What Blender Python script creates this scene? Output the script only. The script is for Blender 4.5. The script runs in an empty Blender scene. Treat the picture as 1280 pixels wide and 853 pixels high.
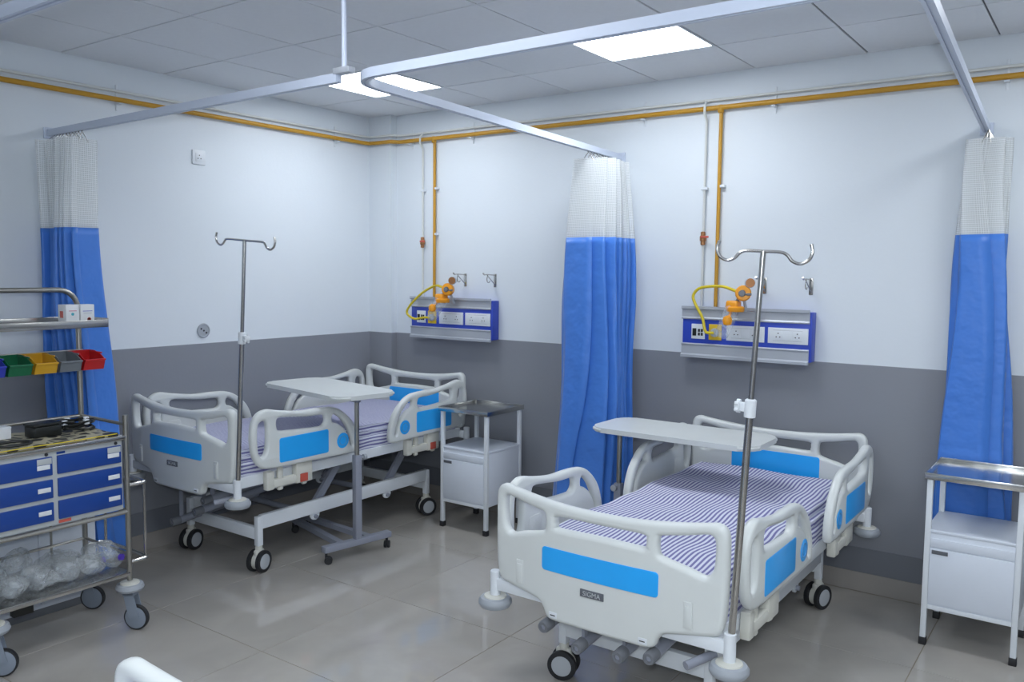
import bpy, bmesh, math, random
from mathutils import Vector, Matrix
random.seed(7)
S = bpy.context.scene
COL = S.collection
PI = math.pi

# ------------------------------------------------------------------ camera, light, exposure
CAM = Vector((4.729, -4.756, 1.721))
YAW, PITCH, ROLL, FPX = math.radians(35.62), math.radians(4.78), math.radians(0.592), 1057.0
fwd = Vector((-math.sin(YAW) * math.cos(PITCH), math.cos(YAW) * math.cos(PITCH), -math.sin(PITCH)))
rgt0 = Vector((math.cos(YAW), math.sin(YAW), 0))
up0 = rgt0.cross(fwd)
rgt = rgt0 * math.cos(ROLL) + up0 * math.sin(ROLL)
upv = up0 * math.cos(ROLL) - rgt0 * math.sin(ROLL)
cd = bpy.data.cameras.new('camera')
cd.sensor_width = 36.0
cd.sensor_fit = 'HORIZONTAL'
cd.lens = FPX * 36.0 / 1280.0
cd.clip_start = 0.02
cam = bpy.data.objects.new('camera', cd)
cam.matrix_world = Matrix(((rgt.x, upv.x, -fwd.x, CAM.x), (rgt.y, upv.y, -fwd.y, CAM.y), (rgt.z, upv.z, -fwd.z, CAM.z), (0, 0, 0, 1)))
COL.objects.link(cam)
S.camera = cam
world = bpy.data.worlds.new('world')
S.world = world
world.use_nodes = True
world.node_tree.nodes['Background'].inputs[0].default_value = (0.55, 0.65, 0.8, 1)
world.node_tree.nodes['Background'].inputs[1].default_value = 0.2
# the camera's flash: a small lamp a hand's breadth above the lens (it throws the faint shadows on the wall)
fl = bpy.data.lights.new('camera_flash', 'POINT')
fl.energy = 70.0
fl.shadow_soft_size = 0.03
fl.color = (0.86, 0.93, 1.0)
flo = bpy.data.objects.new('camera_flash', fl)
flo.location = CAM + Vector((0, 0, 0.12))
COL.objects.link(flo)
PANEL_EMIT = 11.6
PANEL_COL = (0.90, 0.945, 1.0)
S.view_settings.view_transform = 'Standard'
S.view_settings.look = 'None'
S.view_settings.gamma = 1.0
S.view_settings.use_curve_mapping = False
S.view_settings.exposure = 0.45

# room sizes (metres, origin at the corner of the left and back walls)
HC, RX, RY = 2.873, 8.4, -7.6
PAINT = 1.236
TRACK_Z = 2.43

# ------------------------------------------------------------------ materials
def new_mat(name):
    m = bpy.data.materials.new(name)
    m.use_nodes = True
    nt = m.node_tree
    return m, nt, nt.nodes['Principled BSDF']
def mat(name, col, rough=0.5, metal=0.0, var=0.04, scale=8.0, bump=0.0, bscale=60.0, coat=0.0):
    m, nt, b = new_mat(name)
    b.inputs['Roughness'].default_value = rough
    b.inputs['Metallic'].default_value = metal
    if coat:
        b.inputs['Coat Weight'].default_value = coat
        b.inputs['Coat Roughness'].default_value = 0.1
    tc = nt.nodes.new('ShaderNodeTexCoord')
    n = nt.nodes.new('ShaderNodeTexNoise')
    n.inputs['Scale'].default_value = scale
    n.inputs['Detail'].default_value = 4
    nt.links.new(tc.outputs['Object'], n.inputs['Vector'])
    mx = nt.nodes.new('ShaderNodeMix'); mx.data_type = 'RGBA'
    mx.inputs[6].default_value = tuple(max(0, c * (1 - var)) for c in col) + (1,)
    mx.inputs[7].default_value = tuple(min(1, c * (1 + var)) for c in col) + (1,)
    nt.links.new(n.outputs['Fac'], mx.inputs[0])
    nt.links.new(mx.outputs[2], b.inputs['Base Color'])
    if bump:
        n2 = nt.nodes.new('ShaderNodeTexNoise'); n2.inputs['Scale'].default_value = bscale
        nt.links.new(tc.outputs['Object'], n2.inputs['Vector'])
        bp = nt.nodes.new('ShaderNodeBump'); bp.inputs['Strength'].default_value = bump; bp.inputs['Distance'].default_value = 0.01
        nt.links.new(n2.outputs['Fac'], bp.inputs['Height'])
        nt.links.new(bp.outputs['Normal'], b.inputs['Normal'])
    return m
M = {}
M['white_metal'] = mat('white_enamel', (0.74, 0.78, 0.82), 0.32)
M['grey_metal'] = mat('grey_enamel', (0.28, 0.30, 0.36), 0.4)
M['dark_grey'] = mat('dark_grey_metal', (0.16, 0.17, 0.19), 0.45)
M['plastic'] = mat('bed_plastic', (0.66, 0.69, 0.68), 0.30)
M['cream'] = mat('cream_plastic', (0.64, 0.64, 0.58), 0.4)
M['bed_blue'] = mat('bed_blue', (0.022, 0.40, 0.95), 0.30)
M['bed_ring'] = mat('bed_ring_blue', (0.10, 0.33, 0.68), 0.3)
M['nameplate'] = mat('nameplate_grey', (0.12, 0.13, 0.15), 0.4)
M['letter'] = mat('letter_silver', (0.45, 0.48, 0.5), 0.4)
M['steel'] = mat('stainless_steel', (0.50, 0.49, 0.47), 0.22, 1.0, 0.06, 30)
M['steel_sat'] = mat('satin_steel', (0.40, 0.39, 0.36), 0.36, 1.0, 0.06, 30)
M['steel_top'] = mat('steel_sheet', (0.62, 0.62, 0.60), 0.20, 1.0, 0.08, 14, 0.22, 11)
M['alu'] = mat('aluminium', (0.46, 0.49, 0.54), 0.38, 0.25)
M['track'] = mat('track_white', (0.56, 0.62, 0.74), 0.35)
M['rubber'] = mat('black_rubber', (0.018, 0.019, 0.022), 0.55)
M['wheel'] = mat('wheel_grey', (0.46, 0.49, 0.52), 0.4)
M['wheel_dark'] = mat('wheel_bluegrey', (0.24, 0.28, 0.34), 0.45)
M['bumper'] = mat('bumper_grey', (0.36, 0.39, 0.43), 0.5)
M['red'] = mat('red_plastic', (0.55, 0.10, 0.07), 0.4)
M['panel_blue'] = mat('panel_blue', (0.035, 0.075, 0.50), 0.35)
M['switch'] = mat('switch_white', (0.72, 0.76, 0.80), 0.35)
M['hole'] = mat('socket_hole', (0.03, 0.03, 0.035), 0.6)
M['line'] = mat('seam_grey', (0.38, 0.42, 0.46), 0.5)
M['yellow_pipe'] = mat('yellow_pipe_paint', (0.52, 0.27, 0.02), 0.4)
M['white_pipe'] = mat('white_pipe_paint', (0.66, 0.68, 0.66), 0.45)
M['brass'] = mat('brass', (0.42, 0.20, 0.09), 0.35, 0.7)
M['orange'] = mat('orange_plastic', (0.82, 0.33, 0.015), 0.35)
M['hose'] = mat('yellow_hose', (0.66, 0.52, 0.02), 0.35)
M['outlet_yellow'] = mat('outlet_yellow', (0.70, 0.48, 0.03), 0.4)
M['cart_blue'] = mat('cart_drawer_blue', (0.007, 0.050, 0.27), 0.35)
M['cart_grey'] = mat('cart_frame_grey', (0.46, 0.49, 0.50), 0.4)
M['paper'] = mat('white_card', (0.72, 0.74, 0.76), 0.6)
M['black'] = mat('black_plastic', (0.008, 0.010, 0.009), 0.4)
M['bin_red'] = mat('bin_red', (0.50, 0.012, 0.015), 0.35)
M['bin_grey'] = mat('bin_grey', (0.16, 0.18, 0.20), 0.4)
M['bin_yellow'] = mat('bin_yellow', (0.62, 0.34, 0.02), 0.35)
M['bin_green'] = mat('bin_green', (0.006, 0.13, 0.055), 0.35)
M['bin_blue'] = mat('bin_blue', (0.03, 0.05, 0.45), 0.35)
M['purple'] = mat('purple_cap', (0.10, 0.05, 0.50), 0.4)
M['teal'] = mat('teal_print', (0.05, 0.40, 0.50), 0.6)
M['pink'] = mat('pink_print', (0.60, 0.16, 0.25), 0.6)
M['beige'] = mat('skirting_tile', (0.33, 0.31, 0.29), 0.25, 0, 0.12, 5)
M['grey_strip'] = mat('grey_gloss_strip', (0.175, 0.187, 0.215), 0.28, 0, 0.05, 3)
M['grout'] = mat('grout', (0.22, 0.18, 0.12), 0.8)
M['grid'] = mat('ceiling_grid', (0.13, 0.14, 0.16), 0.6)
M['ceiling_tile'] = mat('ceiling_tile', (0.76, 0.79, 0.83), 0.85, 0, 0.03, 30, 0.15, 220)
M['cabinet_white'] = mat('cabinet_white', (0.70, 0.75, 0.83), 0.35)

def wall_mat():
    m, nt, b = new_mat('two_tone_wall_paint')
    g = nt.nodes.new('ShaderNodeNewGeometry')
    sp = nt.nodes.new('ShaderNodeSeparateXYZ')
    nt.links.new(g.outputs['Position'], sp.inputs[0])
    gt = nt.nodes.new('ShaderNodeMath'); gt.operation = 'GREATER_THAN'; gt.inputs[1].default_value = PAINT
    nt.links.new(sp.outputs[2], gt.inputs[0])
    n = nt.nodes.new('ShaderNodeTexNoise'); n.inputs['Scale'].default_value = 2.5; n.inputs['Detail'].default_value = 6
    nt.links.new(g.outputs['Position'], n.inputs['Vector'])
    def two(a, bb):
        mx = nt.nodes.new('ShaderNodeMix'); mx.data_type = 'RGBA'
        mx.inputs[6].default_value = a + (1,); mx.inputs[7].default_value = bb + (1,)
        nt.links.new(n.outputs['Fac'], mx.inputs[0]); return mx
    lo = two((0.245, 0.258, 0.288), (0.262, 0.276, 0.308))
    hi = two((0.69, 0.742, 0.79), (0.72, 0.772, 0.82))
    mx = nt.nodes.new('ShaderNodeMix'); mx.data_type = 'RGBA'
    nt.links.new(gt.outputs[0], mx.inputs[0]); nt.links.new(lo.outputs[2], mx.inputs[6]); nt.links.new(hi.outputs[2], mx.inputs[7])
    nt.links.new(mx.outputs[2], b.inputs['Base Color'])
    r = nt.nodes.new('ShaderNodeMapRange'); r.inputs[3].default_value = 0.38; r.inputs[4].default_value = 0.6
    nt.links.new(gt.outputs[0], r.inputs[0]); nt.links.new(r.outputs[0], b.inputs['Roughness'])
    n2 = nt.nodes.new('ShaderNodeTexNoise'); n2.inputs['Scale'].default_value = 40
    nt.links.new(g.outputs['Position'], n2.inputs['Vector'])
    bp = nt.nodes.new('ShaderNodeBump'); bp.inputs['Strength'].default_value = 0.06; bp.inputs['Distance'].default_value = 0.01
    nt.links.new(n2.outputs['Fac'], bp.inputs['Height']); nt.links.new(bp.outputs['Normal'], b.inputs['Normal'])
    return m
M['wall'] = wall_mat()
def floor_mat():
    m, nt, b = new_mat('polished_floor_tile')
    g = nt.nodes.new('ShaderNodeNewGeometry')
    oi = nt.nodes.new('ShaderNodeObjectInfo')
    ad = nt.nodes.new('ShaderNodeVectorMath'); ad.operation = 'ADD'
    sc = nt.nodes.new('ShaderNodeMath'); sc.operation = 'MULTIPLY'; sc.inputs[1].default_value = 30
    nt.links.new(oi.outputs['Random'], sc.inputs[0])
    nt.links.new(g.outputs['Position'], ad.inputs[0]); nt.links.new(sc.outputs[0], ad.inputs[1])
    n = nt.nodes.new('ShaderNodeTexNoise'); n.inputs['Scale'].default_value = 2.2; n.inputs['Detail'].default_value = 8; n.inputs['Distortion'].default_value = 1.6
    nt.links.new(ad.outputs[0], n.inputs['Vector'])
    cr = nt.nodes.new('ShaderNodeValToRGB')
    cr.color_ramp.elements[0].position = 0.3; cr.color_ramp.elements[0].color = (0.385, 0.365, 0.335, 1)
    cr.color_ramp.elements[1].position = 0.72; cr.color_ramp.elements[1].color = (0.44, 0.415, 0.38, 1)
    nt.links.new(n.outputs['Fac'], cr.inputs[0]); nt.links.new(cr.outputs[0], b.inputs['Base Color'])
    b.inputs['Roughness'].default_value = 0.05
    b.inputs['IOR'].default_value = 1.75
    return m
M['floor'] = floor_mat()
def sheet_mat():
    m, nt, b = new_mat('striped_sheet')
    tc = nt.nodes.new('ShaderNodeTexCoord')
    sp = nt.nodes.new('ShaderNodeSeparateXYZ'); nt.links.new(tc.outputs['Object'], sp.inputs[0])
    n = nt.nodes.new('ShaderNodeTexNoise'); n.inputs['Scale'].default_value = 3.0; nt.links.new(tc.outputs['Object'], n.inputs['Vector'])
    ma = nt.nodes.new('ShaderNodeMath'); ma.operation = 'ADD'; nt.links.new(sp.outputs[0], ma.inputs[0]); nt.links.new(sp.outputs[2], ma.inputs[1])
    mn = nt.nodes.new('ShaderNodeMath'); mn.operation = 'MULTIPLY_ADD'; mn.inputs[1].default_value = 0.02; nt.links.new(n.outputs['Fac'], mn.inputs[0]); nt.links.new(ma.outputs[0], mn.inputs[2])
    mu = nt.nodes.new('ShaderNodeMath'); mu.operation = 'MULTIPLY'; mu.inputs[1].default_value = 2 * PI / 0.0205; nt.links.new(mn.outputs[0], mu.inputs[0])
    si = nt.nodes.new('ShaderNodeMath'); si.operation = 'SINE'; nt.links.new(mu.outputs[0], si.inputs[0])
    mr = nt.nodes.new('ShaderNodeMapRange'); mr.inputs[1].default_value = -0.12; mr.inputs[2].default_value = 0.22; nt.links.new(si.outputs[0], mr.inputs[0])
    mx = nt.nodes.new('ShaderNodeMix'); mx.data_type = 'RGBA'
    mx.inputs[6].default_value = (0.64, 0.66, 0.76, 1); mx.inputs[7].default_value = (0.165, 0.160, 0.36, 1)
    nt.links.new(mr.outputs[0], mx.inputs[0]); nt.links.new(mx.outputs[2], b.inputs['Base Color'])
    b.inputs['Roughness'].default_value = 0.85
    return m
M['sheet'] = sheet_mat()
def cloth_mat():
    m, nt, b = new_mat('blue_curtain_cloth')
    b.inputs['Base Color'].default_value = (0.053, 0.205, 0.67, 1)
    b.inputs['Roughness'].default_value = 0.42
    b.inputs['Sheen Weight'].default_value = 0.25
    tc = nt.nodes.new('ShaderNodeTexCoord')
    n = nt.nodes.new('ShaderNodeTexNoise'); n.inputs['Scale'].default_value = 13; nt.links.new(tc.outputs['Object'], n.inputs['Vector'])
    bp = nt.nodes.new('ShaderNodeBump'); bp.inputs['Strength'].default_value = 0.4; bp.inputs['Distance'].default_value = 0.02
    nt.links.new(n.outputs['Fac'], bp.inputs['Height']); nt.links.new(bp.outputs['Normal'], b.inputs['Normal'])
    return m
M['curtain'] = cloth_mat()
def net_mat():
    m, nt, b = new_mat('white_net')
    b.inputs['Base Color'].default_value = (0.92, 0.94, 0.94, 1); b.inputs['Roughness'].default_value = 0.8
    uv = nt.nodes.new('ShaderNodeTexCoord'); sp = nt.nodes.new('ShaderNodeSeparateXYZ'); nt.links.new(uv.outputs['UV'], sp.inputs[0])
    outs = []
    for k in (0, 1):
        a = nt.nodes.new('ShaderNodeMath'); a.operation = 'FRACT'; nt.links.new(sp.outputs[k], a.inputs[0])
        g = nt.nodes.new('ShaderNodeMath'); g.operation = 'LESS_THAN'; g.inputs[1].default_value = 0.28; nt.links.new(a.outputs[0], g.inputs[0]); outs.append(g)
    mxx = nt.nodes.new('ShaderNodeMath'); mxx.operation = 'MAXIMUM'; nt.links.new(outs[0].outputs[0], mxx.inputs[0]); nt.links.new(outs[1].outputs[0], mxx.inputs[1])
    mr = nt.nodes.new('ShaderNodeMapRange'); mr.inputs[3].default_value = 0.55; mr.inputs[4].default_value = 0.84; nt.links.new(mxx.outputs[0], mr.inputs[0])
    tr = nt.nodes.new('ShaderNodeBsdfTranslucent'); tr.inputs[0].default_value = (0.9, 0.93, 0.95, 1)
    ms = nt.nodes.new('ShaderNodeMixShader'); ms.inputs[0].default_value = 0.45
    tp = nt.nodes.new('ShaderNodeBsdfTransparent'); m2 = nt.nodes.new('ShaderNodeMixShader')
    nt.links.new(b.outputs[0], ms.inputs[1]); nt.links.new(tr.outputs[0], ms.inputs[2])
    nt.links.new(mr.outputs[0], m2.inputs[0]); nt.links.new(tp.outputs[0], m2.inputs[1]); nt.links.new(ms.outputs[0], m2.inputs[2])
    nt.links.new(m2.outputs[0], nt.nodes['Material Output'].inputs[0])
    return m
M['net'] = net_mat()
def emit_mat():
    m, nt, b = new_mat('light_diffuser')
    b.inputs['Base Color'].default_value = (0.9, 0.9, 0.9, 1)
    b.inputs['Emission Color'].default_value = PANEL_COL + (1,)
    b.inputs['Emission Strength'].default_value = PANEL_EMIT
    return m
M['emit'] = emit_mat()
def clear_mat(name, col, alpha, rough):
    m, nt, b = new_mat(name)
    b.inputs['Base Color'].default_value = col + (1,); b.inputs['Roughness'].default_value = rough
    tc = nt.nodes.new('ShaderNodeTexCoord')
    n = nt.nodes.new('ShaderNodeTexNoise'); n.inputs['Scale'].default_value = 24; n.inputs['Detail'].default_value = 5; n.inputs['Distortion'].default_value = 1.0
    nt.links.new(tc.outputs['Object'], n.inputs['Vector'])
    mr = nt.nodes.new('ShaderNodeMapRange'); mr.inputs[1].default_value = 0.35; mr.inputs[2].default_value = 0.7
    mr.inputs[3].default_value = alpha * 0.5; mr.inputs[4].default_value = min(1, alpha * 1.7); nt.links.new(n.outputs['Fac'], mr.inputs[0])
    nt.links.new(mr.outputs[0], b.inputs['Alpha'])
    bp = nt.nodes.new('ShaderNodeBump'); bp.inputs['Strength'].default_value = 0.6; bp.inputs['Distance'].default_value = 0.02
    nt.links.new(n.outputs['Fac'], bp.inputs['Height']); nt.links.new(bp.outputs['Normal'], b.inputs['Normal'])
    return m
M['bag'] = clear_mat('clear_bag', (0.60, 0.64, 0.66), 0.32, 0.12)
M['jar'] = clear_mat('clear_jar', (0.70, 0.78, 0.86), 0.22, 0.06)
M['wrap'] = clear_mat('plastic_wrap', (0.75, 0.77, 0.76), 0.5, 0.15)
def mat_pattern():
    m, nt, b = new_mat('patterned_tray_cloth')
    tc = nt.nodes.new('ShaderNodeTexCoord')
    v = nt.nodes.new('ShaderNodeTexVoronoi'); v.inputs['Scale'].default_value = 17; v.feature = 'DISTANCE_TO_EDGE'; nt.links.new(tc.outputs['Object'], v.inputs['Vector'])
    cr = nt.nodes.new('ShaderNodeValToRGB'); cr.color_ramp.interpolation = 'CONSTANT'
    cr.color_ramp.elements[0].color = (0.42, 0.39, 0.28, 1); cr.color_ramp.elements[1].position = 0.12; cr.color_ramp.elements[1].color = (0.02, 0.02, 0.022, 1)
    nt.links.new(v.outputs['Distance'], cr.inputs[0]); nt.links.new(cr.outputs[0], b.inputs['Base Color']); b.inputs['Roughness'].default_value = 0.5
    return m
M['pattern'] = mat_pattern()

# ------------------------------------------------------------------ mesh helpers
def bm_box(bm, x0, x1, y0, y1, z0, z1, bevel=0.0, seg=2):
    r = bmesh.ops.create_cube(bm, size=1.0)
    vs = r['verts']
    for v in vs:
        v.co = Vector(((x0 + x1) / 2 + v.co.x * (x1 - x0), (y0 + y1) / 2 + v.co.y * (y1 - y0), (z0 + z1) / 2 + v.co.z * (z1 - z0)))
    if bevel:
        es = list({e for v in vs for e in v.link_edges})
        bmesh.ops.bevel(bm, geom=es, offset=bevel, segments=seg, affect='EDGES', profile=0.5)
    return bm
def bm_bar(bm, a, b, w, h, up=(0, 0, 1)):
    a, b = Vector(a), Vector(b); d = (b - a); L = d.length; d.normalize()
    u = Vector(up); s = d.cross(u)
    if s.length < 1e-4: s = d.cross(Vector((1, 0, 0)))
    s.normalize(); u = s.cross(d)
    r = bmesh.ops.create_cube(bm, size=1.0)
    for v in r['verts']:
        v.co = (a + b) / 2 + d * (v.co.x * L) + s * (v.co.y * w) + u * (v.co.z * h)
def bm_tube(bm, pts, rad, n=12, cap=True):
    pts = [Vector(p) for p in pts]
    rads = rad if isinstance(rad, (list, tuple)) else [rad] * len(pts)
    rings = []; prev = None
    for i, p in enumerate(pts):
        if i == 0: d = pts[1] - p
        elif i == len(pts) - 1: d = p - pts[i - 1]
        else: d = (pts[i + 1] - p).normalized() + (p - pts[i - 1]).normalized()
        d.normalize()
        if prev is None:
            a = Vector((0, 0, 1)) if abs(d.z) < 0.9 else Vector((1, 0, 0))
            s = d.cross(a).normalized()
        else:
            s = (prev - d * prev.dot(d)).normalized()
        prev = s; t = d.cross(s)
        rings.append([bm.verts.new(p + (s * math.cos(2 * PI * k / n) + t * math.sin(2 * PI * k / n)) * rads[i]) for k in range(n)])
    for r0, r1 in zip(rings, rings[1:]):
        for k in range(n):
            bm.faces.new((r0[k], r0[(k + 1) % n], r1[(k + 1) % n], r1[k]))
    if cap:
        bm.faces.new(rings[0][::-1]); bm.faces.new(rings[-1])
def bm_lathe(bm, prof, n=24, origin=(0, 0, 0), axis=(0, 0, 1)):
    ax = Vector(axis).normalized(); q = Vector((0, 0, 1)).rotation_difference(ax); o = Vector(origin)
    rings = []
    for r, z in prof:
        if r < 1e-6: rings.append([bm.verts.new(o + q @ Vector((0, 0, z)))])
        else: rings.append([bm.verts.new(o + q @ Vector((r * math.cos(2 * PI * k / n), r * math.sin(2 * PI * k / n), z))) for k in range(n)])
    for a, b in zip(rings, rings[1:]):
        for k in range(n):
            k2 = (k + 1) % n
            if len(a) == 1 and len(b) == 1: continue
            if len(a) == 1: bm.faces.new((a[0], b[k2], b[k]))
            elif len(b) == 1: bm.faces.new((a[k], a[k2], b[0]))
            else: bm.faces.new((a[k], a[k2], b[k2], b[k]))
    if len(rings[0]) > 1: bm.faces.new(rings[0][::-1])
    if len(rings[-1]) > 1: bm.faces.new(rings[-1])
def finish(bm, smooth=35):
    bmesh.ops.recalc_face_normals(bm, faces=bm.faces[:])
    me = bpy.data.meshes.new('mesh')
    bm.to_mesh(me); bm.free()
    if smooth:
        me.shade_smooth(); me.set_sharp_from_angle(angle=math.radians(smooth))
    return me
def obj(name, me, m, parent=None, loc=None):
    if isinstance(me, bmesh.types.BMesh): me = finish(me)
    o = bpy.data.objects.new(name, me)
    if m is not None and len(me.materials) == 0: me.materials.append(M[m] if isinstance(m, str) else m)
    COL.objects.link(o); o.parent = parent
    if loc is not None: o.location = loc
    return o
def box(name, m, parent, x0, x1, y0, y1, z0, z1, bevel=0.002):
    bm = bmesh.new(); bm_box(bm, min(x0, x1), max(x0, x1), min(y0, y1), max(y0, y1), min(z0, z1), max(z0, z1), bevel); return obj(name, bm, m, parent)
def tube(name, m, parent, pts, rad, n=12):
    bm = bmesh.new(); bm_tube(bm, pts, rad, n); return obj(name, bm, m, parent)
def lathe(name, m, parent, prof, origin=(0, 0, 0), axis=(0, 0, 1), n=24):
    bm = bmesh.new(); bm_lathe(bm, prof, n, origin, axis); return obj(name, bm, m, parent)
def tag(o, label=None, cat=None, group=None, kind=None):
    if label: o['label'] = label
    if cat: o['category'] = cat
    if group: o['group'] = group
    if kind: o['kind'] = kind
    return o
def thing(name, label, cat, loc=(0, 0, 0), rotz=0.0, group=None):
    o = bpy.data.objects.new(name, None); o.empty_display_size = 0.1
    COL.objects.link(o); o.location = loc; o.rotation_euler = (0, 0, rotz)
    return tag(o, label, cat, group)
def copy_tree(o, parent=None):
    c = o.copy(); COL.objects.link(c); c.parent = parent
    for ch in list(o.children): copy_tree(ch, c)
    return c
def catmull(pts, closed=True, k=5):
    n = len(pts); out = []
    rng = range(n) if closed else range(n - 1)
    for i in rng:
        g = lambda j: pts[j % n] if closed else pts[max(0, min(n - 1, j))]
        p0, p1, p2, p3 = g(i - 1), g(i), g(i + 1), g(i + 2)
        for s in range(k):
            t = s / k
            out.append(tuple(0.5 * (2 * b + (c - a) * t + (2 * a - 5 * b + 4 * c - d) * t * t + (3 * b - a - 3 * c + d) * t ** 3) for a, b, c, d in zip(p0, p1, p2, p3)))
    if not closed: out.append(tuple(pts[-1]))
    return out
def board(outer, holes, thick, bevel, plane, bend=None):
    """flat moulding with rounded edges from outlines; plane 'xz' or 'yz', centred on its own thickness"""
    cu = bpy.data.curves.new('outline', 'CURVE'); cu.dimensions = '2D'; cu.fill_mode = 'BOTH'
    for pl in [outer] + holes:
        sp = cu.splines.new('POLY'); sp.points.add(len(pl) - 1); sp.use_cyclic_u = True
        for p, q in zip(sp.points, pl): p.co = (q[0], q[1], 0, 1)
    cu.extrude = max(0.0, thick / 2 - bevel); cu.bevel_depth = bevel; cu.bevel_resolution = 2; cu.offset = -bevel
    o = bpy.data.objects.new('outline', cu); COL.objects.link(o)
    dg = bpy.context.evaluated_depsgraph_get()
    me = bpy.data.meshes.new_from_object(o.evaluated_get(dg))
    bpy.data.objects.remove(o); bpy.data.curves.remove(cu)
    bm = bmesh.new(); bm.from_mesh(me); bpy.data.meshes.remove(me)
    bmesh.ops.remove_doubles(bm, verts=bm.verts[:], dist=1e-5)
    if bend:
        for k in range(-11, 12):
            bmesh.ops.bisect_plane(bm, geom=bm.verts[:] + bm.edges[:] + bm.faces[:], plane_co=(k * 0.042, 0, 0), plane_no=(1, 0, 0))
    for v in bm.verts:
        a, b, c = v.co
        if plane == 'xz': v.co = (a, c + (bend(a) if bend else 0), b)
        else: v.co = (c, a, b)
    return finish(bm, 40)

# ------------------------------------------------------------------ the room
def struct(name, bm, m, parent=None):
    o = obj(name, bm, m, parent)
    if parent is None: o['kind'] = 'structure'
    return o
def sbox(name, m, x0, x1, y0, y1, z0, z1, parent=None):
    bm = bmesh.new(); bm_box(bm, min(x0, x1), max(x0, x1), min(y0, y1), max(y0, y1), z0, z1); return struct(name, bm, m, parent)
floor = sbox('floor', 'grout', 0, RX, RY, 0, -0.12, -0.0022)
FT = 0.8
def tile_mesh(w, d, z0, z1, bev):
    bm = bmesh.new(); bm_box(bm, -w / 2, w / 2, -d / 2, d / 2, z0, z1)
    if bev:
        es = [e for e in bm.edges if all(v.co.z > z1 - 1e-6 for v in e.verts)]
        bmesh.ops.bevel(bm, geom=es, offset=bev, segments=1, affect='EDGES')
    return finish(bm, 0)
def cuts(start, step, lo, hi):
    k = math.ceil((lo - start) / step - 1e-6); out = [lo]
    while start + k * step < hi - 1e-6:
        if start + k * step > lo + 1e-6: out.append(start + k * step)
        k += 1
    return out + [hi]
cache = {}
xs, ys = cuts(1.684, FT, 0, RX), cuts(-1.616, FT, RY, 0)
for a, b in zip(xs, xs[1:]):
    for c, d in zip(ys, ys[1:]):
        key = (round(b - a, 3), round(d - c, 3))
        if min(key) < 0.02: continue
        if key not in cache:
            cache[key] = tile_mesh(key[0] - 0.0035, key[1] - 0.0035, -0.0021, 0.0, 0.0008)
        obj('floor_tile', cache[key], 'floor', floor, ((a + b) / 2, (c + d) / 2, 0))
ceiling = sbox('ceiling', 'grid', 0, RX, RY, 0, HC + 0.004, HC + 0.12)
CT, CX0, CY0 = 0.6, 1.192, -0.580
LIGHTS = [(0.592, -1.18), (2.392, -1.18), (2.392, -3.58), (4.792, -3.58), (4.792, -1.18), (6.592, -4.78), (2.992, -5.98), (4.792, -5.98)]  # one unseen panel, right along the back wall, is added to brighten it
xs, ys = cuts(CX0, CT, 0, RX), cuts(CY0, CT, RY, 0)
cache = {}
for a, b in zip(xs, xs[1:]):
    for c, d in zip(ys, ys[1:]):
        if any(abs(a - lx) < 0.05 and abs(c - ly) < 0.05 for lx, ly in LIGHTS): continue
        key = (round(b - a, 3), round(d - c, 3))
        if min(key) < 0.03: continue
        if key not in cache:
            bm = bmesh.new(); bm_box(bm, -key[0] / 2 + 0.0045, key[0] / 2 - 0.0045, -key[1] / 2 + 0.0045, key[1] / 2 - 0.0045, -0.003, 0.0035)
            cache[key] = finish(bm, 0)
        obj('ceiling_tile', cache[key], 'ceiling_tile', ceiling, ((a + b) / 2 + random.uniform(-.001, .001), (c + d) / 2, HC + random.uniform(0, .0015)))
sbox('wall_left', 'wall', -0.15, 0, RY, 0.15, -0.12, HC + 0.12)
sbox('wall_back', 'wall', 0, RX, 0, 0.15, -0.12, HC + 0.12)
sbox('wall_right', 'wall', RX, RX + 0.15, RY, 0.15, -0.12, HC + 0.12)
sbox('wall_front', 'wall', -0.15, RX + 0.15, RY - 0.15, RY, -0.12, HC + 0.12)
sbox('column_corner', 'wall', 0, 0.232, -0.06, 0, 0, HC)
def skirt(name, m, z0, z1, t):
    bm = bmesh.new(); bm_box(bm, 0.232, RX, -t, 0, z0, z1); bm_box(bm, 0, 0.232 + t, -0.06 - t, -0.06, z0, z1); bm_box(bm, 0.232, 0.232 + t, -0.06, -t, z0, z1)
    struct(name + '_back' if name == 'baseboard' else name + '_1', bm, m)
    bm = bmesh.new(); bm_box(bm, 0, t, RY, -0.06 - t, z0, z1)
    struct(name + '_left' if name == 'baseboard' else name + '_2', bm, m)
skirt('baseboard', 'beige', 0, 0.105, 0.012)
skirt('trim', 'grey_strip', 0.105, 0.24, 0.006)

NEAR = {(0.592, -1.18): 'square ceiling light panel nearest the room corner', (2.392, -1.18): 'square ceiling light panel above the curtained head of the striped bed'}
for lx, ly in LIGHTS:
    lab = NEAR.get((lx, ly), 'unseen square ceiling light panel over the open ward')
    t = thing('ceiling_light', lab, 'light', (lx + 0.3, ly + 0.3, HC), 0, 'square ceiling light panels')
    bm = bmesh.new()
    for s in (-1, 1):
        bm_box(bm, -0.298, 0.298, s * 0.291 - 0.006, s * 0.291 + 0.006, -0.006, 0.0035); bm_box(bm, s * 0.291 - 0.006, s * 0.291 + 0.006, -0.285, 0.285, -0.006, 0.0035)
    obj('frame', bm, 'switch', t)
    box('diffuser', 'emit', t, -0.285, 0.285, -0.285, 0.285, -0.003, 0.0025, 0)

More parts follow.
